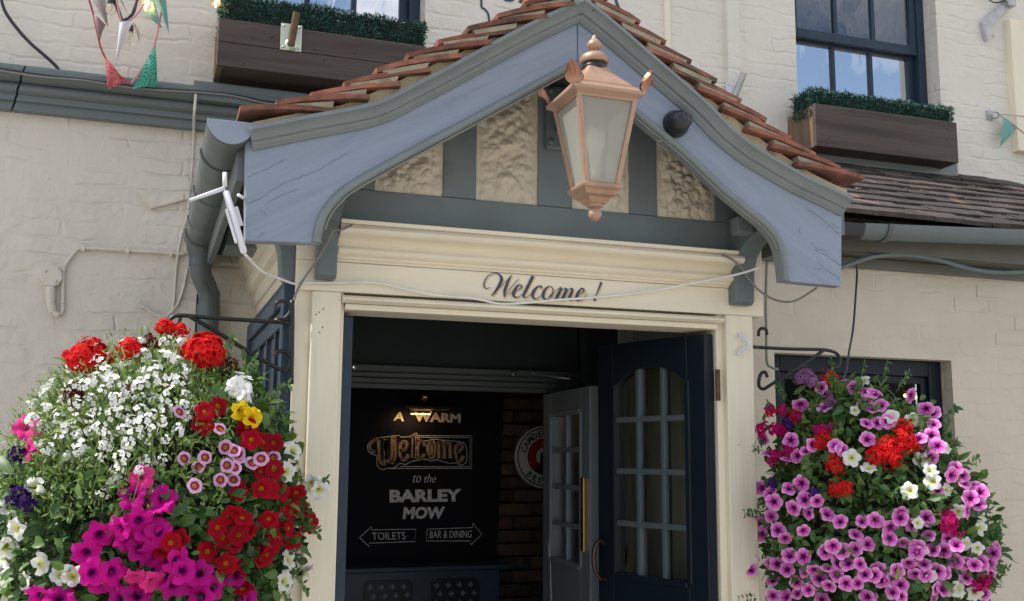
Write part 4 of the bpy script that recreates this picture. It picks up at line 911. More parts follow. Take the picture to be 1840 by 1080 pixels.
cable('corbel_cable', cpx([(1298, 458, -.095), (1318, 468, -.095), (1335, 485, -.08), (1348, 505, -.07), (1372, 528, -.08), (1400, 541, -.12), (1430, 540, -.16), (1468, 517, -.22)], -.1), .004, M['greyc'], 'dark grey cable looping below the right end of the barge board')

# ================================================================== gutters
XG, ZG, RG = -.395, 2.525, .066
lg = thing('rain_gutter', (XG, .5, 2.0), 'grey green half round gutter along the left porch eave with downpipe', 'gutter')
def halfpipe(b, a, c, r, th=.005, n=14):
    a, c = Vector(a), Vector(c); t = (c-a).normalized(); sx_ = Vector((0, 0, 1)).cross(t).normalized(); V = []; F = []
    for p in (a, c):
        for rr in (r, r-th):
            for i in range(n+1): q = pi*i/n; V.append(p+sx_*rr*cos(q)-Vector((0, 0, 1))*rr*sin(q))
    k = n+1
    for i in range(n):
        F += [(i, i+1, 2*k+i+1, 2*k+i), (k+i, 3*k+i, 3*k+i+1, k+i+1), (i, k+i, k+i+1, i+1), (2*k+i, 2*k+i+1, 3*k+i+1, 3*k+i)]
    F += [(0, 2*k, 3*k, k), (n, k+n, 3*k+n, 2*k+n)]
    return b.add(V, F, True)
halfpipe(MB(), (XG, -.325, ZG), (XG, 1.27, ZG-.012), RG).build('trough', M['gutter'], lg, 0, 40)
pts = [(XG+RG*1.0*cos(pi*i/16), -.327, ZG+.004-RG*1.03*sin(pi*i/16)) for i in range(17)]
MB().prism(pts, (0, -.006, 0)).build('end_cap', M['barge'], lg, .002)
for yy in (-.05, .42, .9):
    b = MB(); halfpipe(b, (XG, yy, ZG-.002), (XG, yy+.03, ZG-.002), RG+.006, .005); b.box(XG+RG*.6, XL-.216, yy, yy+.03, ZG-.05, ZG-.044); b.build('gutter_bracket', M['gutter'], lg, 0, 40)
halfpipe(MB(), (XG, 1.13, ZG-.008), (XG, 1.27, ZG-.008), RG+.007, .006).build('outlet', M['gutter'], lg, 0, 40)
xp0 = XG+.0; pts = [(xp0, 1.20, ZG-.055), (xp0, 1.20, ZG-.09), (xp0, 1.20, ZG-.15), (xp0+.008, 1.212, ZG-.19), (xp0+.034, 1.252, ZG-.235), (xp0+.044, 1.270, ZG-.275), (xp0+.045, 1.275, ZG-.35), (xp0+.045, 1.275, 1.0), (xp0+.045, 1.275, .05)]
MB().tube([Vector(p) for p in crom(pts, 5)], .043, 18).build('downpipe', M['gutter'], lg, 0, 50)
for z in (ZG-.12, ZG-.33): MB().lathe([(.043, -.03), (.0475, -.03), (.0475, .03), (.043, .03)], (xp0+(.045 if z < 2.2 else 0), 1.275 if z < 2.2 else 1.20, z), n=22).build('pipe_collar', M['gutter'], lg, 0, 40)
MB().lathe([(.048, .0), (.06, .035), (.062, .07)], (xp0, 1.20, ZG-.115), n=20).build('outlet_cone', M['gutter'], lg)
MB().tube([(xp0-.0, 1.345, 2.28), (xp0-.0, 1.345, .3)], .004, 6).build('pipe_wire', M['black'], lg)

yg = .515; zg = U(1700, 400, y=yg).z; rg2 = .062
rgt = thing('rain_gutter', (3, yg, 2.4), 'grey half round gutter along the lean-to eaves on the right', 'gutter')
xg0 = U(1536, 405, y=yg).x
zgl, zgr = U(1545, 400, y=yg-rg2).z, U(1838, 411, y=yg-rg2).z; xr_ = U(1838, 415, y=yg).x
slope = (zgr-zgl)/(xr_-xg0)
halfpipe(MB(), (xg0, yg, zgl), (6.2, yg, zgl+slope*(6.2-xg0)), rg2, .005).build('trough', M['green'], rgt, 0, 40)
halfpipe(MB(), (xg0-.12, yg, zgl-.004), (xg0+.005, yg, zgl-.004), rg2+.006, .005).build('end_joint', M['blackp'], rgt, 0, 40)
xb_ = U(1602, 420, y=yg-rg2).x
for k in range(3): b = MB(); halfpipe(b, (xb_+k*1.0-.012, yg, zgl+slope*(xb_+k-xg0)), (xb_+k*1.0+.012, yg, zgl+slope*(xb_+k-xg0)), rg2+.007, .006); b.build('gutter_bracket', mat('grey_bracket', (.11, .12, .12), .45) if k == 0 else M['green'], rgt, 0, 40)

# conduits and cables on the walls
yl = YW-.010
jb = U(93, 498, y=yl); wj = thing('junction_box', (jb.x, YW, jb.z), 'round stone painted junction box with curved conduit on the left wall', 'junction box')
MB().lathe([(0, -.034), (.038, -.034), (.042, -.030), (.042, 0)], (jb.x, YW-.001, jb.z), (0, 1, 0), 28).build('box_lid', M['wall_low'], wj, 0, 40)
for dx, dz in ((-.022, .02), (.02, -.02)): MB().lathe([(0, -.004), (.005, -.003), (.006, 0)], (jb.x+dx, YW-.035, jb.z+dz), (0, 1, 0), 8).build('lid_screw', M['galv'], wj)
MB().tube([Vector(p) for p in crom(cpx([(91, 515), (91, 530), (92, 550), (98, 562), (106, 567)], YW-.02), 5)], [.019]*8+[.017]*6+[.011]*7, 10).build('conduit', M['wall_low'], wj)
MB().tube([Vector(p) for p in crom(cpx([(106, 566), (112, 560), (113, 540), (114, 490), (118, 475), (135, 453), (150, 446), (230, 450), (335, 457)], YW-.012), 5)], .0075, 8).build('conduit_cable', M['wall_low'], wj)
for px, py in ((113, 540), (115, 482), (150, 446), (230, 450), (308, 456)): q = U(px, py, y=YW-.012); MB().box(q.x-.006, q.x+.006, q.y-.010, YW, q.z-.014, q.z+.010).build('cable_clip', M['wall_low'], wj, .002)
o = thing('wall_cable', U(330, 440, y=yl), 'pair of painted over cables looping down the left wall beside the downpipe', 'cable')
MB().tube([Vector(p) for p in crom(cpx([(352, 170, YW-.155), (349, 205, YW-.155), (348, 240, YW-.02), (345, 300), (340, 345), (338, 380), (330, 410), (322, 440), (317, 480), (312, 545), (308, 560), (295, 568), (280, 565), (262, 553), (250, 550)], YW-.012), 5)], .006, 8).build('flex', M['wall_low'], o)
MB().tube([Vector(p) for p in crom(cpx([(337, 480), (330, 515), (320, 545), (310, 558), (296, 572), (285, 570)], YW-.012), 5)], .006, 8).build('flex', M['wall_low'], o)
b = MB(); q = [U(246, 343, y=YW-.02), U(340, 318, y=YW-.02), U(341, 357, y=YW-.02), U(271, 375, y=YW-.02)]; b.prism(q, (0, .025, 0))
o = b.build('wall_patch_plate', M['wall_low'], None, .004); tag(o, 'slanted flat plate painted over on the left wall', 'plate')
cable('loop_cable', cpx([(0, -12), (8, 18), (28, 48), (55, 78), (85, 104), (104, 123), (104, 133), (85, 134), (60, 131), (0, 121), (-60, 112)], YW-.06), .007, M['blackp'], 'thick black cable looping up the wall in the top left corner')
for k, (dy, m_, lab) in enumerate(((0, 'blackp', 'black cable lying along the left string course'), (3, 'greyc', 'grey cable lying along the left string course'))):
    cable('course_cable', cpx([(-60, 113+dy), (60, 133+dy), (150, 143+dy*.4), (250, 156+dy), (400, 168+dy*.5), (470, 181+dy), (520, 188+dy)], YW-.152), .005, M[m_], lab)
cable('eaves_conduit', cpx([(1490, 490, .60), (1530, 474, .60), (1565, 462, .60), (1600, 458), (1640, 459), (1690, 468), (1740, 482), (1790, 489), (1860, 488)], .63), .011, M['green'], 'grey green conduit bowing under the lean-to eaves', 'conduit', 6, 8)
cable('drop_cable', cpx([(1538, 472, .60), (1540, 490, .60), (1537, 540), (1533, 590), (1526, 630), (1520, 668), (1513, 685)], .55), .005, M['blackp'], 'black cable hanging from the eaves conduit into the right basket')
cable('corner_cable', cpx([(1378, 470), (1376, 540), (1377, 600), (1378, 650), (1386, 660), (1398, 664)], YR-.06), .006, M['greyc'], 'pale cable running down the corner beside the right pilaster')
for k, (dy, r) in enumerate(((0, .014), (-6, .006), (5, .006))):
    cable('roof_cable', cpx([(1500, 308+dy), (1560, 315+dy), (1640, 326+dy*1.2), (1720, 336+dy*.6), (1790, 345+dy), (1860, 356+dy*.4)], YW-.05), r, M['blackp'], ['thick black cable lying along the top of the lean-to roof', 'thin black cable just above the thick one on the lean-to roof', 'thin black cable just below the thick one on the lean-to roof'][k])

# ================================================================== window boxes with artificial hedge
def hedge(name, x0, x1, y0, y1, z0, z1, label, seed):
    rnd = random.Random(seed); V = []; F = []
    def blade(p, d, ln, wd):
        s = d.cross(Vector((rnd.uniform(-1, 1), rnd.uniform(-1, 1), rnd.uniform(-1, 1)))).normalized()*wd; b = len(V); m_ = p+d*ln*.5+Vector((0, 0, .1*ln))
        V.extend([p-s*.5, p+s*.5, m_+s, m_-s, p+d*ln+Vector((0, 0, -.06*ln))]); F.extend([(b, b+1, b+2, b+3), (b+3, b+2, b+4)])
    A = (x1-x0)
    for k in range(int(A*7200)):
        f = rnd.random()
        if f < .55: p = Vector((rnd.uniform(x0, x1), y0+rnd.uniform(0, .012), rnd.uniform(z0, z1))); n_ = Vector((0, -1, 0))
        elif f < .9: p = Vector((rnd.uniform(x0, x1), rnd.uniform(y0, y1), z1-rnd.uniform(0, .012))); n_ = Vector((0, 0, 1))
        else: sd3 = rnd.choice((0, 1)); p = Vector(((x0, x1)[sd3], rnd.uniform(y0, y1), rnd.uniform(z0, z1))); n_ = Vector((sd3*2-1, 0, 0))
        p += noise.noise_vector(p*9)*.012
        d = (n_+Vector((rnd.gauss(0, .8), rnd.gauss(0, .6), rnd.gauss(.1, .7)))).normalized(); blade(p-d*.008, d, rnd.uniform(.018, .036), rnd.uniform(.0018, .003))
    o = thing(name, ((x0+x1)/2, (y0+y1)/2, z0), label, 'hedge')
    me = bpy.data.meshes.new('needles'); me.from_pydata([v-org(o) for v in V], [], F); me.materials.append(M['needle']); ob = bpy.data.objects.new('needles', me); COL.objects.link(ob); ob.parent = o; tag(ob, kind='stuff')
    MB().box(x0+.006, x1-.006, y0+.008, y1, z0, z1-.01).build('hedge_mat', M['needled'], o, .01)
M['needle'] = mat('artificial_needle', (.022, .085, .062), .5, .55, 26); M['needled'] = mat('hedge_backing', (.006, .02, .016), .8, .3, 30)
def window_box(x0, x1, y0, y1, z0, z1, label, boards, seed):
    o = thing('window_box', ((x0+x1)/2, (y0+y1)/2, z0), label, 'window box'); t = .024; h = (z1-z0)/boards
    for k in range(boards): MB().box(x0, x1, y0+.0015*(k % 2), y0+t, z0+h*k+.0012, z0+h*(k+1)-.0012).build('front_board', M['plank'], o, .003)
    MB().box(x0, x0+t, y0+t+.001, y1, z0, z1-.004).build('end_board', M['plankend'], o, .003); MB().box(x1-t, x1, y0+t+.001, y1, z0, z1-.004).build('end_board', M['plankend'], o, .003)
    MB().box(x0+t, x1-t, y0+t+.001, y1, z0+.004, z0+.02).build('base_board', M['plank'], o)
    rnd = random.Random(seed)
    for k in range(9): MB().lathe([(0, -.0015), (.004, -.001), (.005, 0)], (x0+.03+(x1-x0-.06)*rnd.random(), y0, z0+h*.15+(z1-z0)*.7*rnd.random()), (0, 1, 0), 8).build('screw', M['black'], o)
    return o
yb = 1.10
bx0, bx1 = U(391, 80, y=yb).x, U(766, 90, y=yb).x; bz0, bz1 = U(391, 117, y=yb).z, U(395, 31, y=yb).z
window_box(bx0, bx1, yb, YW-.005, bz0, bz1, 'dark weathered plank window box above the left porch roof', 2, 1)
hedge('hedge', bx0+.015, bx1+.0, yb+.03, yb+.17, bz1-.06, bz1+.125, 'dark green artificial hedge in the left window box', 1)
cx0, cx1 = U(1466, 230, y=yb).x, U(1720, 240, y=yb).x; cz0, cz1 = U(1468, 262, y=yb).z, U(1466, 185, y=yb).z
window_box(cx0, cx1, yb, YW-.005, cz0, cz1, 'weathered brown plank window box under the right sash window', 1, 2)
hedge('hedge', cx0-.0, cx1+.0, yb+.03, yb+.2, cz1-.06, cz1+.09, 'dark green artificial hedge in the right window box', 2)
# flag pole sockets: plate with an inclined tube
def socket(c, y, plate, tubem, d, ln, w, h, label):
    o = thing('flagpole_socket', (c.x, y, c.z), label, 'bracket')
    MB().box(c.x-w/2, c.x+w/2, y-.006, y-.0005, c.z-h/2, c.z+h/2).build('plate', plate, o, .002)
    for dx in (-1, 1):
        for dz in (-1, 1): MB().lathe([(0, -.005), (.005, -.004), (.006, 0)], (c.x+dx*w*.36, y-.006, c.z+dz*h*.4), (0, 1, 0), 8).build('screw', M['galv'], o)
    d = Vector(d).normalized(); p = Vector((c.x, y-.004, c.z-h*.28)); MB().tube([p, p+d*ln], .016, 14).build('socket_tube', tubem, o, 0, 40)
    MB().lathe([(.028, -.004), (.026, -.008), (.017, -.012)], (p.x, y-.002, p.z), (0, 1, 0), 16).build('weld', plate, o)
socket(U(523, 68, y=yb), yb, M['zinc'], M['rust'], (.10, -.45, 1), .14, .09, .12, 'zinc plate with rusty socket tube on the left window box')
socket(U(1316, 170, y=YW-.031), YW-.031, M['whitep'], M['galv'], (.25, -.45, 1), .15, .075, .12, 'white plate with grey socket tube on the wall right of the porch roof')

# ================================================================== bunting, festoon bulbs, wall irons
yk = 1.15
M['cordp'] = mat('pink_cord', (.55, .25, .25), .8); M['cordr'] = mat('red_cord', (.40, .06, .07), .8)
def cloth(name, col, check=None):
    m = mat(name, col, .85, .06, 20, .15, 300)
    if check:
        n, l = m.node_tree.nodes, m.node_tree.links; b = n['Principled BSDF']; g_ = n.new('ShaderNodeNewGeometry'); c = n.new('ShaderNodeTexChecker'); c.inputs['Scale'].default_value = 130
        c.inputs[1].default_value = (*col, 1); c.inputs[2].default_value = (*check, 1); l.new(g_.outputs['Position'], c.inputs['Vector']); l.new(c.outputs[0], b.inputs['Base Color'])
    return m
def flag(par, A, B, T, m, bend=.015, y=yk):
    """pennant: two top corners A,B and tip T in px"""
    a, c, t = (U(*q, y=y) if len(q) == 2 else U(q[0], q[1], y=q[2]) for q in (A, B, T))
    def fn(u, v):
        p = a.lerp(c, u).lerp(t, v); return p+Vector((0, -bend*sin(u*pi*1.3+.4)*(1-v*.4)-bend*.8*sin(v*4), 0))
    b = MB(); b.grid(fn, 6, 8); return b.build('flag', m, par)
bu = thing('bunting', U(235, 150, y=yk), 'string of bunting with red and green check flags tied to the left string course', 'bunting')
MB().tube([Vector(p) for p in crom(cpx([(155, -15), (166, 20), (176, 65), (181, 85), (190, 105), (208, 130), (235, 150)], yk), 5)], .004, 6).build('cord', M['cordr'], bu)
MB().tube([Vector(p) for p in crom(cpx([(235, 150), (255, 125), (270, 100), (279, 75), (288, 30), (296, -15)], yk), 5)], .005, 6).build('cord', M['cordp'], bu)
flag(bu, (160, -5), (190, -8), (194, 48), cloth('mauve_cloth', (.42, .36, .36)), .02); flag(bu, (168, 28), (190, 42), (178, 74), cloth('dusky_cloth', (.34, .22, .24)), .015)
flag(bu, (189, 104), (226, 146), (193, 159), cloth('red_check', (.50, .05, .06), (.60, .22, .22)), .018)
flag(bu, (280, 82), (237, 158), (283, 154), cloth('green_check', (.0, .20, .13), (.12, .40, .32)), .02)
flag(bu, (276, -8), (298, -6), (304, 60), cloth('teal_cloth', (.13, .33, .29)), .012); flag(bu, (274, -5), (261, 28), (290, 48), cloth('teal_cloth_light', (.22, .42, .38)), .015)
fe = thing('festoon_lights', U(225, 38, y=yk-.05), 'black festoon light cable with clear bulbs hanging in the top left', 'festoon lights')
yf = yk-.04
MB().tube([Vector(p) for p in crom(cpx([(200, -20), (210, 10), (221, 38), (236, 28), (244, 10), (254, -20)], yf), 5)], .0075, 8).build('cable', M['blackp'], fe)
gb = glassy('bulb_glass', (.95, .9, .8), .02, 1.35, 0, None, .95)
for px, py, lit_ in ((199, 18, 0), (232, 68, 0), (263, 10, 1), (388, 4, 1)):
    c = U(px, py, y=yf); MB().lathe([(.010, .026), (.018, .014), (.021, 0), (.018, -.012), (.008, -.02), (0, -.021)], c, n=16).build('bulb', gb, fe)
    MB().lathe([(0, .055), (.012, .055), (.015, .05), (.015, .026), (0, .026)], c, n=14).build('bulb_holder', M['blackp'], fe, 0, 40)
    MB().tube([c+Vector((0, 0, .03)), c+Vector((.004, 0, .006)), c+Vector((-.003, 0, -.008))], .004 if lit_ else .0012, 6).build('filament', emit('filament', (1, .55, .16), 30) if lit_ else M['galv'], fe)
MB().tube(cpx([(226, 33), (232, 52)], yf), .008, 8).build('bulb_stem', M['blackp'], fe)
wf = thing('bunting', U(225, 40, y=yf-.03), 'short bunting string with a white and a cream flag wrapped on the festoon cable', 'bunting')
MB().tube([Vector(p) for p in crom(cpx([(208, -10), (218, 38), (230, 38), (245, 26), (258, 8)], yf-.02), 5)], .004, 6).build('cord', M['cordp'], wf)
flag(wf, (215, 42), (239, 36), (208, 111), cloth('white_cloth', (.66, .66, .68)), .012, yf-.025); flag(wf, (238, 42), (250, 50), (252, 80), cloth('cream_cloth', (.5, .42, .34)), .02, yf+.02); flag(wf, (211, -4), (216, -8), (232, 28), cloth('peach_cloth', (.6, .48, .40)), .01, yf+.02)

yq = YW-.001; e0 = U(1777, 207, y=yq)
rb = thing('bunting', (e0.x, yq, e0.z), 'teal pennant on a wire tied to an eye plate on the right wall', 'bunting')
MB().box(e0.x-.02, e0.x+.025, yq-.006, yq, e0.z-.03, e0.z+.028).build('eye_plate', M['galv'], rb, .002)
c = U(1788, 207, y=yq-.03); b = MB(); b.tube([c+Vector((.028*cos(a), -.006*sin(a), .018*sin(a))) for a in [2*pi*i/16 for i in range(17)]], .005, 6, False); b.build('eye_ring', M['galv'], rb)
MB().tube(cpx([(1796, 206), (1812, 206), (1840, 209), (1890, 213)], yq-.05), .003, 6).build('wire', M['galv'], rb); MB().tube(cpx([(1798, 208), (1826, 228), (1860, 255)], yq-.05), .0035, 6).build('cord', M['cordp'], rb)
flag(rb, (1801, 210), (1828, 230), (1797, 265), M.get('teal') or cloth('teal_flag', (.16, .38, .34)), .01, yq-.05)
ir = thing('cast_bracket', U(1785, 60, y=YW), 'pale cast metal bracket on the wall in the top right corner', 'bracket')
poly = crom([(1766, 38), (1775, 30), (1790, 18), (1802, 8), (1815, 12), (1812, 20), (1800, 28), (1790, 38), (1784, 50), (1780, 68), (1775, 72), (1771, 62)], 4)
MB().prism([U(x, y, y=YW-.03) for x, y in poly], (0, .03, 0)).build('arm', mat('weathered_alloy', (.46, .46, .48), .5, .25, 12, .3, 30), ir, .005)
MB().lathe([(0, -.035), (.008, -.034), (.01, -.03)], U(1777, 68, y=YW-.004), (0, 1, 0), 10).build('bolt', M['galv'], ir)
q = U(1812, 6, y=YW-.03); MB().box(q.x-.03, q.x+.03, q.y-.03, YW, q.z-.025, q.z+.05).build('lamp_knuckle', M['galv'], ir, .004)
MB().tube([Vector(p) for p in crom(cpx([(1770, -6), (1785, 4), (1800, 3), (1812, -4)], YW-.03), 5)], .004, 6).build('lead', M['black'], ir)

# hairline cracks in the barge-board paint, nail holes in the left pilaster
crk = mat('crack_grey', (.11, .125, .15), .8); bbs = [o for o in P.children if o.name.startswith('barge_board')]
def crack(par, L, w=.0009):
    rnd = random.Random(int(L[0][0])); L2 = []
    for (a, c), (d, e) in zip(L, L[1:]):
        for k in range(5): t = k/5; L2.append((a+(d-a)*t+rnd.gauss(0, .8), c+(e-c)*t+rnd.gauss(0, .8), 1))
    L2.append((*L[-1], .3)); b = MB(); ribbon(b, L2, YB-.0008, 1, 0, 0, w, lambda x, y: U(x, y, y=YB-.0008), .0005); b.build('paint_crack', crk, par)
Z5 = lambda L: [(240+x/4, 200+y/4) for x, y in L]; Z8 = lambda L: [(1180+x/2.7, 120+y/2.7) for x, y in L]
for L in ([(820, 470), (900, 440), (1000, 395), (1090, 345)], [(820, 662), (900, 635), (980, 580), (1100, 505)], [(1120, 500), (1290, 445), (1420, 370), (1540, 295)], [(960, 660), (1060, 600), (1180, 560)], [(910, 710), (940, 725), (955, 750)], [(900, 905), (940, 870)]): crack(bbs[0], Z5(L))
for L in ([(735, 690), (800, 735), (890, 812)], [(745, 850), (775, 882), (830, 890)], [(765, 885), (830, 920), (892, 965)], [(690, 780), (700, 815)], [(780, 945), (840, 1000), (890, 1030)], [(770, 975), (800, 985)], [(850, 760), (893, 790)]): crack(bbs[1], Z8(L), .0012)
pb = [o for o in P.children if o.name.startswith('pilaster_board')][0]
for x, y in ((568, 565), (573, 561), (581, 555), (580, 588), (574, 597)): q = U(x, y, y=-.0045); MB().lathe([(0, -.0006), (.0025, -.0004), (.003, .001)], q, (0, 1, 0), 6).build('nail_hole', crk, pb)
# ================================================================== iron brackets
yi = -.014
lb = thing('basket_bracket', U(524, 600, y=yi), 'black wrought iron scroll bracket holding the left hanging basket', 'bracket')
def iron(par, L, r=.0065, y=None, name='scroll_bar'):
    y = yi if y is None else y
    return MB().tube([Vector(p) for p in crom(cpx(L, y), 6)], r, 8).build(name, M['black'], par)
iron(lb, [(522, 580), (440, 575), (380, 571), (330, 567), (312, 569), (302, 580), (300, 597), (306, 610), (318, 613), (329, 606), (333, 594)])
iron(lb, [(340, 568), (400, 603), (450, 634), (495, 660), (513, 665), (522, 655), (522, 643), (514, 633), (500, 632), (494, 640)])
iron(lb, [(495, 576), (512, 573), (522, 562), (520, 549), (507, 541), (496, 546), (495, 560)], .0055)
iron(lb, [(525, 540), (524.5, 600), (523, 690)], .008, name='back_bar')
iron(lb, [(326, 566), (321, 585), (323, 610), (326, 640)], .005, name='hanging_hook')
MB().lathe([(0, -.012), (.009, -.012), (.009, .012), (0, .012)], U(500, 577, y=yi), (1, 0, 0), 8).build('collar', M['black'], lb)
yi = .085
rbk = thing('basket_bracket', U(1364, 640, y=yi), 'black wrought iron bracket holding the right hanging basket', 'bracket')
iron(rbk, [(1362, 624), (1420, 627), (1470, 628), (1490, 630), (1503, 635), (1509, 645), (1507, 656), (1498, 661), (1489, 657), (1487, 647)])
iron(rbk, [(1480, 630), (1440, 656), (1400, 682), (1384, 692), (1372, 699), (1364, 694), (1364, 682), (1368, 671), (1375, 669), (1379, 678)])
iron(rbk, [(1363, 604), (1364, 594), (1370, 590), (1377, 593), (1378, 602)], .006)
MB().tube([(XR+.009, yi, U(1364, 585, y=yi).z), (XR+.009, yi, U(1364, 712, y=yi).z)], .007, 8).build('back_bar', M['black'], rbk)
MB().tube([U(1366, 624.2, y=yi), (XR+.009, yi, U(1364, 624, y=yi).z)], .0065, 8).build('scroll_bar', M['black'], rbk)
iron(rbk, [(1499, 659), (1494, 668), (1500, 674), (1496, 682), (1510, 700)], .0025, name='hanging_wire')

# ================================================================== flowers
def petal_mat(name, stops, var=.12, vein=None, trans=.25):
    m = bpy.data.materials.new(name); m.use_nodes = True; n, l = m.node_tree.nodes, m.node_tree.links; b = n['Principled BSDF']; b.inputs['Roughness'].default_value = .75; b.inputs['Specular IOR Level'].default_value = .15
    a = n.new('ShaderNodeAttribute'); a.attribute_name = 'rad'; r = n.new('ShaderNodeValToRGB'); e = r.color_ramp.elements
    e[0].position, e[0].color = stops[0][0], (*stops[0][1], 1); e[1].position, e[1].color = stops[-1][0], (*stops[-1][1], 1)
    for p, c in stops[1:-1]: q = e.new(p); q.color = (*c, 1)
    src_f = a.outputs['Fac']
    if vein:
        av = n.new('ShaderNodeAttribute'); av.attribute_name = 'vein'; mm = n.new('ShaderNodeMath'); mm.operation = 'MULTIPLY_ADD'; mm.inputs[1].default_value = -vein
        l.new(av.outputs['Fac'], mm.inputs[0]); l.new(a.outputs['Fac'], mm.inputs[2]); src_f = mm.outputs[0]
    l.new(src_f, r.inputs[0])
    oi = n.new('ShaderNodeObjectInfo'); hs = n.new('ShaderNodeHueSaturation'); mr = n.new('ShaderNodeMapRange'); mr.inputs[3].default_value = 1-var*2; mr.inputs[4].default_value = 1+var
    l.new(oi.outputs['Random'], mr.inputs[0]); l.new(mr.outputs[0], hs.inputs['Value']); l.new(r.outputs[0], hs.inputs['Color']); l.new(hs.outputs[0], b.inputs['Base Color'])
    t = n.new('ShaderNodeBsdfTranslucent'); l.new(hs.outputs[0], t.inputs[0]); mx = n.new('ShaderNodeMixShader'); mx.inputs[0].default_value = trans
    l.new(b.outputs[0], mx.inputs[1]); l.new(t.outputs[0], mx.inputs[2]); l.new(mx.outputs[0], n['Material Output'].inputs[0]); return m
PM = dict(
    pink=petal_mat('pink_petunia', [(0, (.05, .0, .06)), (.16, (.16, .005, .13)), (.42, (.70, .10, .48)), (.75, (.86, .26, .66)), (1, (.94, .52, .80))], vein=.30),
    magenta=petal_mat('magenta_petunia', [(0, (.04, .0, .05)), (.2, (.16, .0, .12)), (.4, (.56, .004, .25)), (1, (.62, .012, .29))], vein=.1),
    hot=petal_mat('hot_pink_petunia', [(0, (.35, .1, .18)), (.3, (.7, .03, .22)), (1, (.8, .05, .30))], vein=.1),
    red=petal_mat('red_million_bells', [(0, (.6, .34, .01)), (.12, (.58, .26, .01)), (.22, (.30, .004, .006)), (.5, (.30, .0, .010)), (1, (.40, .001, .016))], vein=.06),
    small=petal_mat('pale_million_bells', [(0, (.55, .36, .02)), (.2, (.5, .25, .02)), (.34, (.22, .0, .04)), (.5, (.30, .01, .10)), (.62, (.72, .38, .60)), (1, (.78, .48, .70))], vein=.1),
    white=petal_mat('white_petunia', [(0, (.62, .62, .08)), (.25, (.70, .72, .28)), (.5, (.80, .82, .72)), (1, (.84, .85, .84))], .05, .08),
    yellow=petal_mat('yellow_begonia', [(0, (.45, .24, .0)), (.4, (.85, .55, .01)), (1, (.88, .68, .02))], .06),
    scarlet=petal_mat('scarlet_geranium', [(0, (.35, .0, .01)), (.5, (.68, .008, .012)), (1, (.80, .02, .015))], .08),
    crimson=petal_mat('crimson_bloom', [(0, (.3, .0, .06)), (1, (.55, .01, .16))], .1),
    maroon=petal_mat('spent_bloom', [(0, (.08, .01, .015)), (1, (.16, .02, .03))], .2),
    violet=petal_mat('violet_verbena', [(0, (.05, .01, .12)), (1, (.10, .015, .26))], .1),
    deep=petal_mat('deep_violet_bloom', [(0, (.015, .003, .05)), (1, (.04, .006, .12))], .1),
    blossom=petal_mat('white_blossom', [(0, (.55, .60, .35)), (.4, (.86, .87, .86)), (1, (.88, .88, .88))], .03, None, .2),
    lilac=petal_mat('faded_lilac', [(0, (.22, .08, .2)), (1, (.38, .17, .36))], .2))
def with_attr(me, rad, vein):
    a = me.attributes.new('rad', 'FLOAT', 'POINT'); a.data.foreach_set('value', rad); a = me.attributes.new('vein', 'FLOAT', 'POINT'); a.data.foreach_set('value', vein)
    me.polygons.foreach_set('use_smooth', [True]*len(me.polygons)); me.update(); return me
def trumpet(name, m, seed, lobes=5, notch=.12, ruffle=.07, flare=.12, depth=.5, cup=0.0, n=30):
    """petunia-like flower, radius 1, facing +Z"""
    rnd = random.Random(seed); V = []; R = []; W = []; ph = rnd.random()*6; rings = (.05, .16, .30, .5, .72, .9, 1.0); am = [rnd.uniform(.9, 1.08) for _ in range(lobes)]
    for k, q in enumerate((-1.3, -.8)):                         # tube behind
        for j in range(n): a = 2*pi*j/n; rr = (.10, .13)[k]; V.append((rr*cos(a), rr*sin(a), q*depth*1.2)); R.append(.62); W.append(0)
    for q in rings:
        for j in range(n):
            a = 2*pi*j/n; s = abs(cos(lobes*a/2)); lobe = 1-notch*(s**6)*q*q; lobe *= 1+(am[int(lobes*(a/(2*pi)+.5/lobes)) % lobes]-1)*q
            z = -depth*(1-min(1, q/.55))**1.6 - flare*max(0, q-.6)**1.5*2 + cup*q*q + ruffle*q**3*sin(lobes*2*a+ph)*.6+ruffle*q**3*sin(lobes*a*1.0+ph*2)
            V.append((q*lobe*cos(a), q*lobe*sin(a), z)); R.append(q); W.append(max(0, s**10)*.8 if q < .95 else 0)
    F = []
    for i in range(len(rings)+1):
        for j in range(n): F.append((i*n+j, i*n+(j+1) % n, (i+1)*n+(j+1) % n, (i+1)*n+j))
    F.append(tuple((2)*n+j for j in range(n)))
    me = bpy.data.meshes.new(name); me.from_pydata(V, [], F); me.materials.append(m); return with_attr(me, R, W)
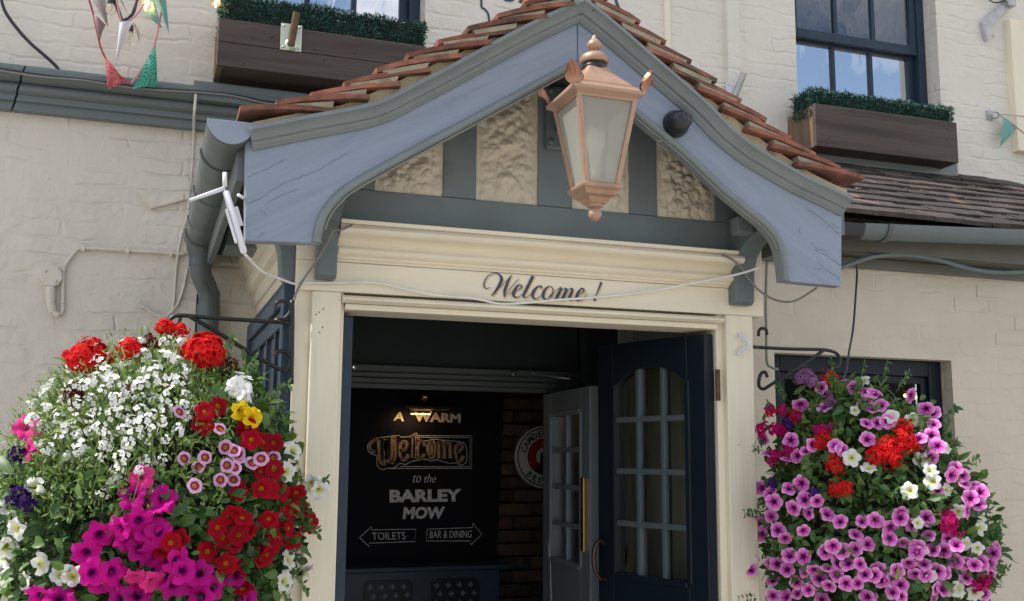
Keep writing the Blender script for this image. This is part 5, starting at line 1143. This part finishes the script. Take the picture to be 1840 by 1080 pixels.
def cluster(name, m, seed, count, fr, dome, petals=5):
    """head of many small flat florets on a dome, radius 1 facing +Z"""
    rnd = random.Random(seed); V = []; F = []; R = []
    for k in range(count):
        t = (k+.5)/count; th = math.acos(1-t*(1-cos(dome))); a = k*2.39996+rnd.uniform(-.3, .3)
        n_ = Vector((sin(th)*cos(a), sin(th)*sin(a), cos(th))); c = n_*(rnd.uniform(.8, 1.05)+.45*noise.noise(n_*1.9+Vector((seed*3.7, 1, 2)))); n_ = (n_+Vector((rnd.gauss(0, .25), rnd.gauss(0, .25), rnd.gauss(0, .2)))).normalized()
        u = n_.orthogonal().normalized(); v = n_.cross(u); p0 = rnd.random()*6
        for p in range(petals):
            q = p0+2*pi*p/petals; d = u*cos(q)+v*sin(q); s = n_.cross(d); b = len(V); L = fr*rnd.uniform(.85, 1.15); w = L*.52; up_ = rnd.uniform(.05, .4)*L
            V += [c, c+d*L*.55+s*w+n_*up_*.6, c+d*L*.55-s*w+n_*up_*.6, c+d*L+s*w*.5+n_*up_*.5, c+d*L-s*w*.5+n_*up_*.5]; R += [0, .6, .6, 1, 1]
            F += [(b, b+2, b+1), (b+1, b+2, b+4, b+3)]
    me = bpy.data.meshes.new(name); me.from_pydata([tuple(p) for p in V], [], F); me.materials.append(m); return with_attr(me, R, [0]*len(V))
FM = {}
for k, kw in dict(pink=dict(notch=.15, ruffle=.06), magenta=dict(notch=.24, ruffle=.15), hot=dict(notch=.24, ruffle=.16), red=dict(notch=.22, ruffle=.03, depth=.35), small=dict(notch=.10, ruffle=.02, depth=.35), white=dict(notch=.22, ruffle=.17), yellow=dict(notch=.2, ruffle=.2, cup=.25)).items():
    FM[k] = [trumpet(k+'_flower', PM[k], 100+i, **kw) for i in range(4)]
FM['scarlet'] = [cluster('geranium_head', PM['scarlet'], i, 95, .24, 1.9) for i in range(3)]
FM['verbena'] = [cluster('verbena_head', PM['scarlet'], 5+i, 60, .2, 1.7) for i in range(3)]
FM['crimson'] = [cluster('crimson_head', PM['crimson'], i, 14, .42, 1.4) for i in range(2)]
FM['maroon'] = [cluster('spent_head', PM['maroon'], i, 34, .28, 2.0) for i in range(2)]
FM['violet'] = [cluster('violet_head', PM['violet'], i, 26, .3, 1.5) for i in range(2)]
FM['deep'] = [cluster('deep_violet_head', PM['deep'], i, 40, .26, 1.7) for i in range(2)]
FM['lilac'] = [cluster('faded_head', PM['lilac'], i, 16, .4, 1.5) for i in range(2)]
FM['blossom'] = [cluster('blossom_sprig', PM['blossom'], 40+i, 6+i, .42, 1.25+.1*(i%3), 4) for i in range(6)]
FM['begonia'] = [cluster('begonia_head', PM['blossom'], 60, 9, .6, 1.3, 4)]
NAMES = dict(pink='petunia', magenta='petunia', hot='petunia', red='million_bells_flower', small='million_bells_flower', white='petunia', yellow='begonia_flower', scarlet='geranium_head', verbena='verbena_head', crimson='verbena_head', maroon='spent_geranium_head', violet='verbena_head', deep='heliotrope_head', lilac='spent_verbena_head', blossom='white_blossom_sprig', begonia='begonia_cluster')

# leaves
def leaf_material():
    m = bpy.data.materials.new('leaf'); m.use_nodes = True; n, l = m.node_tree.nodes, m.node_tree.links; b = n['Principled BSDF']; b.inputs['Roughness'].default_value = .45
    a = n.new('ShaderNodeAttribute'); a.attribute_name = 'tint'; r = n.new('ShaderNodeValToRGB'); e = r.color_ramp.elements
    e[0].position, e[0].color = 0, (.014, .042, .014, 1); e[1].position, e[1].color = 1, (.32, .40, .09, 1)
    for p, c in ((.35, (.052, .135, .034)), (.7, (.16, .27, .06))): q = e.new(p); q.color = (*c, 1)
    l.new(a.outputs['Fac'], r.inputs[0]); l.new(r.outputs[0], b.inputs['Base Color'])
    t = n.new('ShaderNodeBsdfTranslucent'); l.new(r.outputs[0], t.inputs[0]); mx = n.new('ShaderNodeMixShader'); mx.inputs[0].default_value = .35
    l.new(b.outputs[0], mx.inputs[1]); l.new(t.outputs[0], mx.inputs[2]); l.new(mx.outputs[0], n['Material Output'].inputs[0]); return m
LEAF = leaf_material()
class Foliage:
    def __init__(s): s.v = []; s.f = []; s.t = []
    def leaf(s, p, d, nrm, L, w, tint, fold=.25):
        sd4 = d.cross(nrm).normalized(); nrm = sd4.cross(d).normalized(); b = len(s.v)
        s.v += [p, p+d*L*.32+sd4*w*.85+nrm*w*fold, p+d*L*.32-sd4*w*.85+nrm*w*fold, p+d*L*.36, p+d*L*.68+sd4*w*.75+nrm*(w*fold-L*.05), p+d*L*.68-sd4*w*.75+nrm*(w*fold-L*.05), p+d*L*.72-nrm*L*.05, p+d*L-nrm*L*.16]
        s.f += [(b, b+3, b+1), (b, b+2, b+3), (b+1, b+3, b+6, b+4), (b+3, b+2, b+5, b+6), (b+4, b+6, b+7), (b+6, b+5, b+7)]; s.t += [tint]*8
    def stem(s, pts, r, tint):
        for a, c in zip(pts, pts[1:]):
            d = (c-a).normalized(); u = d.orthogonal().normalized()*r; v = d.cross(u); b = len(s.v)
            for p in (a, c): s.v += [p+u, p-u*.5+v*.87, p-u*.5-v*.87]
            s.t += [tint]*6; s.f += [(b, b+1, b+4, b+3), (b+1, b+2, b+5, b+4), (b+2, b, b+3, b+5)]
    def build(s, name, parent, stuff=True):
        me = bpy.data.meshes.new(name); me.from_pydata([p-org(parent) for p in s.v], [], s.f); me.materials.append(LEAF)
        a = me.attributes.new('tint', 'FLOAT', 'POINT'); a.data.foreach_set('value', s.t); o = bpy.data.objects.new(name, me); COL.objects.link(o); o.parent = parent
        if stuff: tag(o, kind='stuff')
        return o
def big_leaf(kind, tint):
    f = Foliage(); f.v = []; nrm = Vector((0, 0, 1))
    if kind == 'round':                                        # scalloped geranium leaf
        n = 18; V = [Vector((0, 0, -.05))]; 
        for j in range(n):
            a = -pi*.93+2*pi*.93*j/(n-1); r = .5*(1+.07*cos(a*7)); V.append(Vector((.0+r*sin(a), .42+r*cos(a), .06*cos(a*7)*.4-.02+.10*(r*sin(a))**2)))
        V[0] = Vector((0, .38, -.07)); f.v = V; f.f = [(0, j, j+1) for j in range(1, n)]; f.t = [tint]*len(V)
    else: f.leaf(Vector((0, 0, 0)), Vector((0, 1, 0)), nrm, 1, .30, tint)
    me = bpy.data.meshes.new('leaf_blade'); me.from_pydata([tuple(p) for p in f.v], [], f.f); me.materials.append(LEAF)
    a = me.attributes.new('tint', 'FLOAT', 'POINT'); a.data.foreach_set('value', f.t); me.polygons.foreach_set('use_smooth', [True]*len(me.polygons)); return me
BL = {k: [big_leaf(k, t) for t in (.3, .42, .55, .68)] for k in ('round', 'ovate')}

class Basket:
    def __init__(s, name, label, c, rad, seed, forbid=None, egg=0, lean=0):
        s.egg, s.lean = egg, lean
        s.c, s.r = Vector(c), Vector(rad); s.rnd = random.Random(seed); s.forbid = forbid
        s.o = thing(name, c-Vector((0, 0, rad[2])), label, 'hanging basket', 'hanging baskets either side of the porch')
    def hit(s, px, py):
        d = (U(px, py, y=0)-CAM).normalized(); o = CAM-s.c; R = s.r
        A = sum((d[i]/R[i])**2 for i in range(3)); B = 2*sum(o[i]*d[i]/R[i]**2 for i in range(3)); C = sum((o[i]/R[i])**2 for i in range(3))-1; D = B*B-4*A*C
        if D >= 0: t = (-B-sqrt(D))/(2*A)
        else: t = -B/(2*A)
        p = CAM+d*t; n_ = Vector([(p[i]-s.c[i])/R[i]**2 for i in range(3)]).normalized(); return p, n_, d
    def flower(s, kind, px, py, rpx, lift=None, face=.55, tilt=.25):
        p, n_, d = s.hit(px, py); rnd = s.rnd; lift = rnd.uniform(.0, .05) if lift is None else lift
        dist = (p-CAM).length; p = p-d*lift; r = rpx*dist/FPX*1.04
        z = (n_*(1-face)-d*face+Vector((rnd.gauss(0, tilt), rnd.gauss(0, tilt*.6), rnd.gauss(.08, tilt)))).normalized()
        x = z.orthogonal().normalized(); a = rnd.random()*6.28; x = (x*cos(a)+z.cross(x)*sin(a)); y = z.cross(x); r2 = r*rnd.uniform(.93, 1.08)
        Mx = Matrix(((x.x*r2, y.x*r, z.x*r, p.x), (x.y*r2, y.y*r, z.y*r, p.y), (x.z*r2, y.z*r, z.z*r, p.z), (0, 0, 0, 1)))
        return place(NAMES[kind], rnd.choice(FM[kind]), s.o, Mx), p, z
    def leafobj(s, kind, px, py, rpx, lift=.02):
        p, n_, d = s.hit(px, py); rnd = s.rnd; p = p-d*lift; L = rpx*2*(p-CAM).length/FPX
        z = (n_*.5-d*.5+Vector((rnd.gauss(0, .3), rnd.gauss(0, .2), rnd.gauss(.25, .3)))).normalized(); y = Vector((rnd.gauss(0, 1), 0, rnd.gauss(-.5, .7))); y = (y-z*y.dot(z)).normalized(); x = y.cross(z)
        return place('leaf', rnd.choice(BL[kind]), s.o, Matrix(((x.x*L, y.x*L, z.x*L, p.x), (x.y*L, y.y*L, z.y*L, p.y), (x.z*L, y.z*L, z.z*L, p.z), (0, 0, 0, 1))))
    def foliage(s, count, size, tfun, lo=.72, hi=1.0):
        f = Foliage(); rnd = s.rnd
        for k in range(count):
            v = Vector((rnd.gauss(0, 1), rnd.gauss(0, 1), rnd.gauss(0, 1))).normalized(); q = lo+(hi-lo)*rnd.random()**.7
            bump = 1+.10*noise.noise(v*3.2+s.c)+.05*noise.noise(v*8); p = s.c+Vector((v.x*s.r.x, v.y*s.r.y, v.z*s.r.z))*q*bump
            if s.egg: k_ = max(0, p.z-s.c.z+.05); p.x = s.c.x+(p.x-s.c.x)*(1-s.egg*k_)-s.lean*k_
            if s.forbid and s.forbid(p): continue
            d = (v*.55+Vector((rnd.gauss(0, .7), rnd.gauss(0, .7), rnd.gauss(-.05, .7)))).normalized(); L = size*rnd.uniform(.55, 1.35); t, wk = tfun(v, p)
            f.leaf(p, d, (v+Vector((0, 0, .5))+Vector((rnd.gauss(0, .4), rnd.gauss(0, .4), rnd.gauss(0, .4)))).normalized(), L, L*rnd.uniform(.20, .34)*wk, min(1, max(0, t+rnd.gauss(0, .16))))
            if k % 9 == 0: f.stem([p-v*.06, p, p+d*L*1.2+Vector((0, 0, -.01))], .0013, t+.15)
        return f
    def trail(s, f, px, py, dx, dz, L, tint):
        """shoot that hangs clear of the mass, with paired leaves"""
        p, n_, d = s.hit(px, py); rnd = s.rnd; pts = []
        for k in range(6): t = k/5; pts.append(p+Vector((dx*t, -.02*t, dz*t-.03*t*t+.006*sin(t*9)))*L)
        f.stem(pts, .0013, tint)
        for q, e in zip(pts[1:], pts[:-1]):
            ax_ = (q-e).normalized()
            for sg_ in (-1, 1): dd = (ax_*.5+Vector((0, rnd.uniform(-.6, .3), sg_*rnd.uniform(.5, 1)))).normalized(); f.leaf(q, dd, Vector((rnd.gauss(0, .4), -1, rnd.gauss(.3, .4))).normalized(), rnd.uniform(.014, .026), rnd.uniform(.004, .008), min(1, max(0, tint+rnd.gauss(0, .12))))
    def core(s, k=.72):
        R = s.r*k; b = MB()
        def fn(u, v):
            a, t = u*2*pi, v*pi; d = Vector((sin(t)*cos(a), sin(t)*sin(a), -cos(t))); w = 1+.08*noise.noise(d*5)
            p = s.c+Vector((R.x*d.x, R.y*d.y, R.z*d.z))*w
            if s.forbid and s.forbid(p): p.y = min(p.y, -.03)
            return p
        b.grid(fn, 24, 14); b.build('moss_core', M['moss'], s.o)  # dark core added so no light passes through the foliage
    def wires(s, top):
        for a in (.4, 2.5, 4.6): e = s.c+Vector((cos(a)*s.r.x*.6, sin(a)*s.r.y*.6, s.r.z*.3)); MB().tube([top, e], .002, 5).build('hanging_wire', M['black'], s.o)
M['moss'] = mat('dark_moss', (.012, .016, .008), .95, .4, 20)

# ---------------- left basket
def no_left(p): return p.x > -.172 and p.y > -.02
LBk = Basket('hanging_basket', 'overflowing hanging basket left of the door with white, red and magenta flowers', Vector((-.54, -.14, 1.45)), (.405, .38, .475), 21, no_left)
LBk.core(.74)
def tl(v, p):
    if v.z > .25 and v.x < .35: return .70, .55                # fine yellow-green nemesia foliage
    return (.40+.12*v.z, 1.0)
f = LBk.foliage(9500, .036, tl)
for k in range(3600):                                          # feathery shoots among the white blossom
    v = Vector((LBk.rnd.gauss(-.25, .6), LBk.rnd.gauss(-.5, .6), abs(LBk.rnd.gauss(.5, .4)))).normalized(); q = LBk.rnd.uniform(.93, 1.07)
    p = LBk.c+Vector((v.x*LBk.r.x, v.y*LBk.r.y, v.z*LBk.r.z))*q; d = (v*.4+Vector((LBk.rnd.gauss(0, .5), LBk.rnd.gauss(0, .5), LBk.rnd.gauss(.5, .5)))).normalized()
    if v.x < .45: f.leaf(p, d, v, LBk.rnd.uniform(.012, .024), LBk.rnd.uniform(.0022, .004), LBk.rnd.uniform(.55, .95))

RED = [(369,738),(393,729),(364,762),(444,769),(452,789),(476,794),(493,796),(470,846),(493,843),(470,878),(488,878),(507,883),(534,886),(429,881),(436,928),(418,926),(392,948),(400,967),(420,976),(430,962),(446,950),(483,934),(509,931),(525,919),(544,919),(557,940),(521,949),(524,969),(495,967),(487,979),(473,1000),(482,998),(374,991),(322,969),(294,986),(406,1013),(435,1020),(436,1056),(308,975),(455,960)]
SMALL = [(396,770),(405,804),(420,809),(428,815),(331,824),(369,822),(357,838),(350,873),(396,862),(420,862),(422,840),(408,836),(453,832),(469,824),(491,822),(429,821),(323,740)]
MAG = [(237,890),(284,907),(293,896),(248,936),(282,955),(262,950),(179,962),(154,993),(226,967),(214,950),(253,986),(166,1029),(202,1027),(72,1073),(106,1075),(214,1075),(248,1070),(287,955),(318,1008),(314,1053),(350,1049),(357,1030),(386,1056),(427,1032),(448,1079),(359,1073),(330,1025),(180,1045),(272,1000),(305,1030)]
WH = [(60,875),(18,910),(28,950),(12,985),(8,1040),(43,1046),(110,1033),(132,1035),(75,1012),(517,848),(527,808),(560,870),(574,882),(520,1005),(548,1025),(512,1045),(510,1072),(4,1005)]
for x, y in RED: LBk.flower('red', x, y, 18.5, tilt=.35)
for x, y in SMALL: LBk.flower('small', x, y, 12.5, face=.7)
for x, y in MAG: LBk.flower('magenta', x, y, 24, lift=LBk.rnd.uniform(.01, .07), tilt=.42)
for x, y in ((253, 858), (47, 768), (50, 808), (274, 1046), (243, 1039)): LBk.flower('hot', x, y, 21, tilt=.5)
for x, y in WH: LBk.flower('white', x, y, 18, tilt=.45)
for x, y, r in ((160, 646, 31), (365, 638, 34), (234, 628, 17), (298, 590, 15), (322, 596, 13)): LBk.flower('scarlet', x, y, r, .03, .35, .15)
for x, y, r in ((135, 708, 18), (233, 702, 10), (410, 660, 15), (268, 618, 14)): LBk.flower('maroon', x, y, r, .0)
for x, y, r in ((36, 893, 18), (48, 905, 14), (32, 815, 14)): LBk.flower('deep', x, y, r, .03)
LBk.flower('yellow', 432, 738, 18); LBk.flower('yellow', 452, 750, 18, tilt=.6)
for x, y in ((420, 700), (432, 712), (427, 692)): LBk.flower('begonia', x, y, 17, .02)
poly = [(50, 800), (62, 705), (130, 668), (215, 615), (250, 598), (325, 600), (338, 650), (345, 700), (350, 760), (300, 790), (250, 815), (150, 835), (90, 815)]
def inside(x, y, Q):
    c = False
    for (a, b_), (d, e) in zip(Q, Q[1:]+Q[:1]):
        if (b_ > y) != (e > y) and x < (d-a)*(y-b_)/(e-b_)+a: c = not c
    return c
pts = []; rnd = random.Random(8); tries = 0
while len(pts) < 80 and tries < 6000:
    tries += 1; x, y = rnd.uniform(45, 350), rnd.uniform(595, 835)
    if not inside(x, y, poly): continue
    if y > 760 and rnd.random() < .6: continue
    if all((x-a)**2+(y-c)**2 > 19.5**2 for a, c in pts): pts.append((x, y))
for x, y in pts+[(205, 865), (185, 890), (290, 825), (215, 842), (250, 845), (330, 730), (262, 832)]:
    o, p, z = LBk.flower('blossom', x, y, rnd.uniform(7, 13.5), rnd.uniform(-.02, .07), .25, .45)
    f.stem([p-Vector((0, 0, .09))+Vector((rnd.gauss(0, .01), .03, 0)), p-Vector((0, 0, .03)), p], .0012, .8)
for a_ in ((560, 880, .4, .3, .10), (540, 930, .5, -.4, .10), (520, 1010, .4, -.6, .12), (505, 1045, .3, -.8, .12), (430, 680, .5, .7, .08), (470, 720, .7, .5, .10), (395, 640, .5, .8, .07)): LBk.trail(f, *a_, .5)
f.build('foliage', LBk.o)
for x, y, k, r in ((350, 660, 'round', 16), (385, 700, 'round', 17), (400, 690, 'round', 14), (455, 712, 'ovate', 26), (470, 735, 'ovate', 22), (15, 865, 'ovate', 32), (8, 895, 'ovate', 26), (25, 850, 'ovate', 24), (500, 1030, 'ovate', 16), (490, 1060, 'ovate', 15), (340, 905, 'ovate', 20), (355, 925, 'ovate', 20), (300, 900, 'ovate', 18), (325, 940, 'ovate', 18)): LBk.leafobj(k, x, y, r)
for k in range(110):
    x, y = LBk.rnd.uniform(20, 540), LBk.rnd.uniform(780, 1075); LBk.leafobj('ovate', x, y, LBk.rnd.uniform(7, 13), LBk.rnd.uniform(-.02, .025))
LBk.wires(U(326, 632, y=-.014))

# ---------------- right basket
def no_right(p): return p.x < 1.51 and p.y > -.02 or p.x < 1.40
RBk = Basket('hanging_basket', 'overflowing hanging basket right of the door, mostly pink petunias', Vector((1.86, -.17, 1.395)), (.415, .37, .475), 22, no_right, .75, .20)
RBk.core(.74)
f = RBk.foliage(8500, .040, lambda v, p: (.46+.10*v.z, .9))
PINK = [(1371,788),(1421,791),(1384,813),(1415,825),(1432,819),(1448,810),(1461,799),(1481,731),(1475,696),(1483,707),(1534,697),(1522,689),(1573,707),(1556,703),(1554,723),(1568,735),(1558,760),(1577,760),(1559,789),(1513,807),(1501,801),(1439,728),(1582,728),(1595,756),(1664,735),(1675,742),(1678,762),(1638,711),(1660,772),(1650,787),(1662,797),(1674,783),(1685,801),(1673,822),(1716,842),(1711,854),(1729,854),
 (1369,877),(1383,886),(1390,902),(1418,877),(1440,869),(1446,898),(1469,901),(1425,914),(1452,922),(1487,923),(1509,937),(1350,924),(1385,928),(1367,940),(1368,959),(1398,952),(1411,968),(1444,954),(1549,937),(1573,935),(1538,960),(1560,978),(1537,987),(1497,982),(1483,992),(1513,990),(1419,998),(1444,1001),(1354,1004),(1350,1024),(1397,1014),(1414,1023),(1387,1013),(1446,1027),(1463,1025),(1487,1020),(1507,1011),(1524,1011),(1546,1014),(1504,1033),(1554,1032),(1571,1033),(1389,1042),(1432,1046),(1465,1050),(1473,1039),(1489,1053),(1452,1060),(1432,1066),(1520,1049),(1541,1048),(1389,1071),(1412,1072),(1558,1073),(1477,1077),(1577,1023),
 (1733,868),(1751,876),(1744,895),(1762,884),(1757,905),(1739,917),(1684,881),(1619,921),(1617,930),(1601,948),(1599,967),(1639,944),(1665,930),(1668,962),(1623,976),(1704,968),(1696,990),(1676,988),(1650,983),(1647,992),(1719,979),(1785,994),(1790,986),(1762,1011),(1751,1015),(1736,1013),(1716,1008),(1633,1013),(1660,1013),(1645,1033),(1582,1026),(1572,1035),(1583,1043),(1599,1042),(1619,1051),(1613,1025),(1685,1026),(1696,1029),(1663,1033),(1782,1030),(1737,1037),(1683,1058),(1695,1059),(1619,1072),(1679,1076),(1564,1072),(1778,1011),(1768,1066),(1604,1064)]
for x, y in PINK: RBk.flower('pink', x, y, 13.2*RBk.rnd.uniform(.85, 1.1), face=.62, tilt=.4)
for x, y, r in ((1530,822,15),(1562,840,14),(1552,684,11),(1536,738,9),(1603,748,13),(1640,755,12),(1655,825,13),(1672,845,13),(1700,805,10),(1634,882,15),(1675,865,14),(1702,880,11),(1722,920,13),(1765,925,12),(1762,950,14),(1734,978,12),(1757,985,11),(1657,990,11),(1675,1035,10),(1725,1058,15),(1752,1065,14),(1650,940,10),(1709,1062,10)): RBk.flower('white', x, y, r, tilt=.5)
for x, y, r in ((1490,681,13),(1478,793,17),(1500,837,16),(1428,750,12),(1500,880,12),(1518,877,13),(1575,820,18),(1595,806,20),(1620,792,20),(1604,822,16),(1625,768,14),(1640,800,13),(1385,742,8)): RBk.flower('verbena', x, y, r, .02, .5, .2)
for x, y, r in ((1385,738,10),(1408,737,10),(1393,776,13),(1371,772,11),(1403,774,11),(1477,772,12),(1705,940,17),(1750,1047,14),(1765,1040,12),(1420,810,10),(1436,752,10),(1396,818,11),(1389,832,9)): RBk.flower('crimson', x, y, r, .01)
for x, y, r in ((1418,762,11),(1391,868,9),(1462,886,9)): RBk.flower('violet', x, y, r, .02)
for x, y, r in ((1446,679,15),(1458,686,12),(1493,725,11)): RBk.flower('lilac', x, y, r, .0)
for a_ in ((1372, 810, -1, .1, .10), (1375, 925, -.9, .1, .09), (1365, 1070, -.9, -.1, .09), (1545, 690, .3, 1, .07), (1610, 705, .6, .8, .09), (1585, 690, .3, 1, .08), (1690, 760, .7, .6, .08), (1730, 840, .8, .4, .08), (1775, 960, .8, .5, .07), (1415, 720, -.5, .7, .08), (1785, 1020, .8, .0, .07), (1500, 680, -.2, 1, .07), (1400, 745, -.7, .6, .07)): RBk.trail(f, *a_, .42)
f.build('foliage', RBk.o)
for k in range(130):
    x, y = RBk.rnd.uniform(1370, 1740), RBk.rnd.uniform(700, 1075); RBk.leafobj('ovate', x, y, RBk.rnd.uniform(7, 13), RBk.rnd.uniform(-.02, .02))
for x, y, k, r in ((1429, 708, 'round', 13), (1436, 716, 'round', 10), (1345, 810, 'ovate', 9), (1335, 812, 'ovate', 8), (1358, 792, 'ovate', 10)): RBk.leafobj(k, x, y, r)
RBk.wires(U(1499, 661, y=.085))
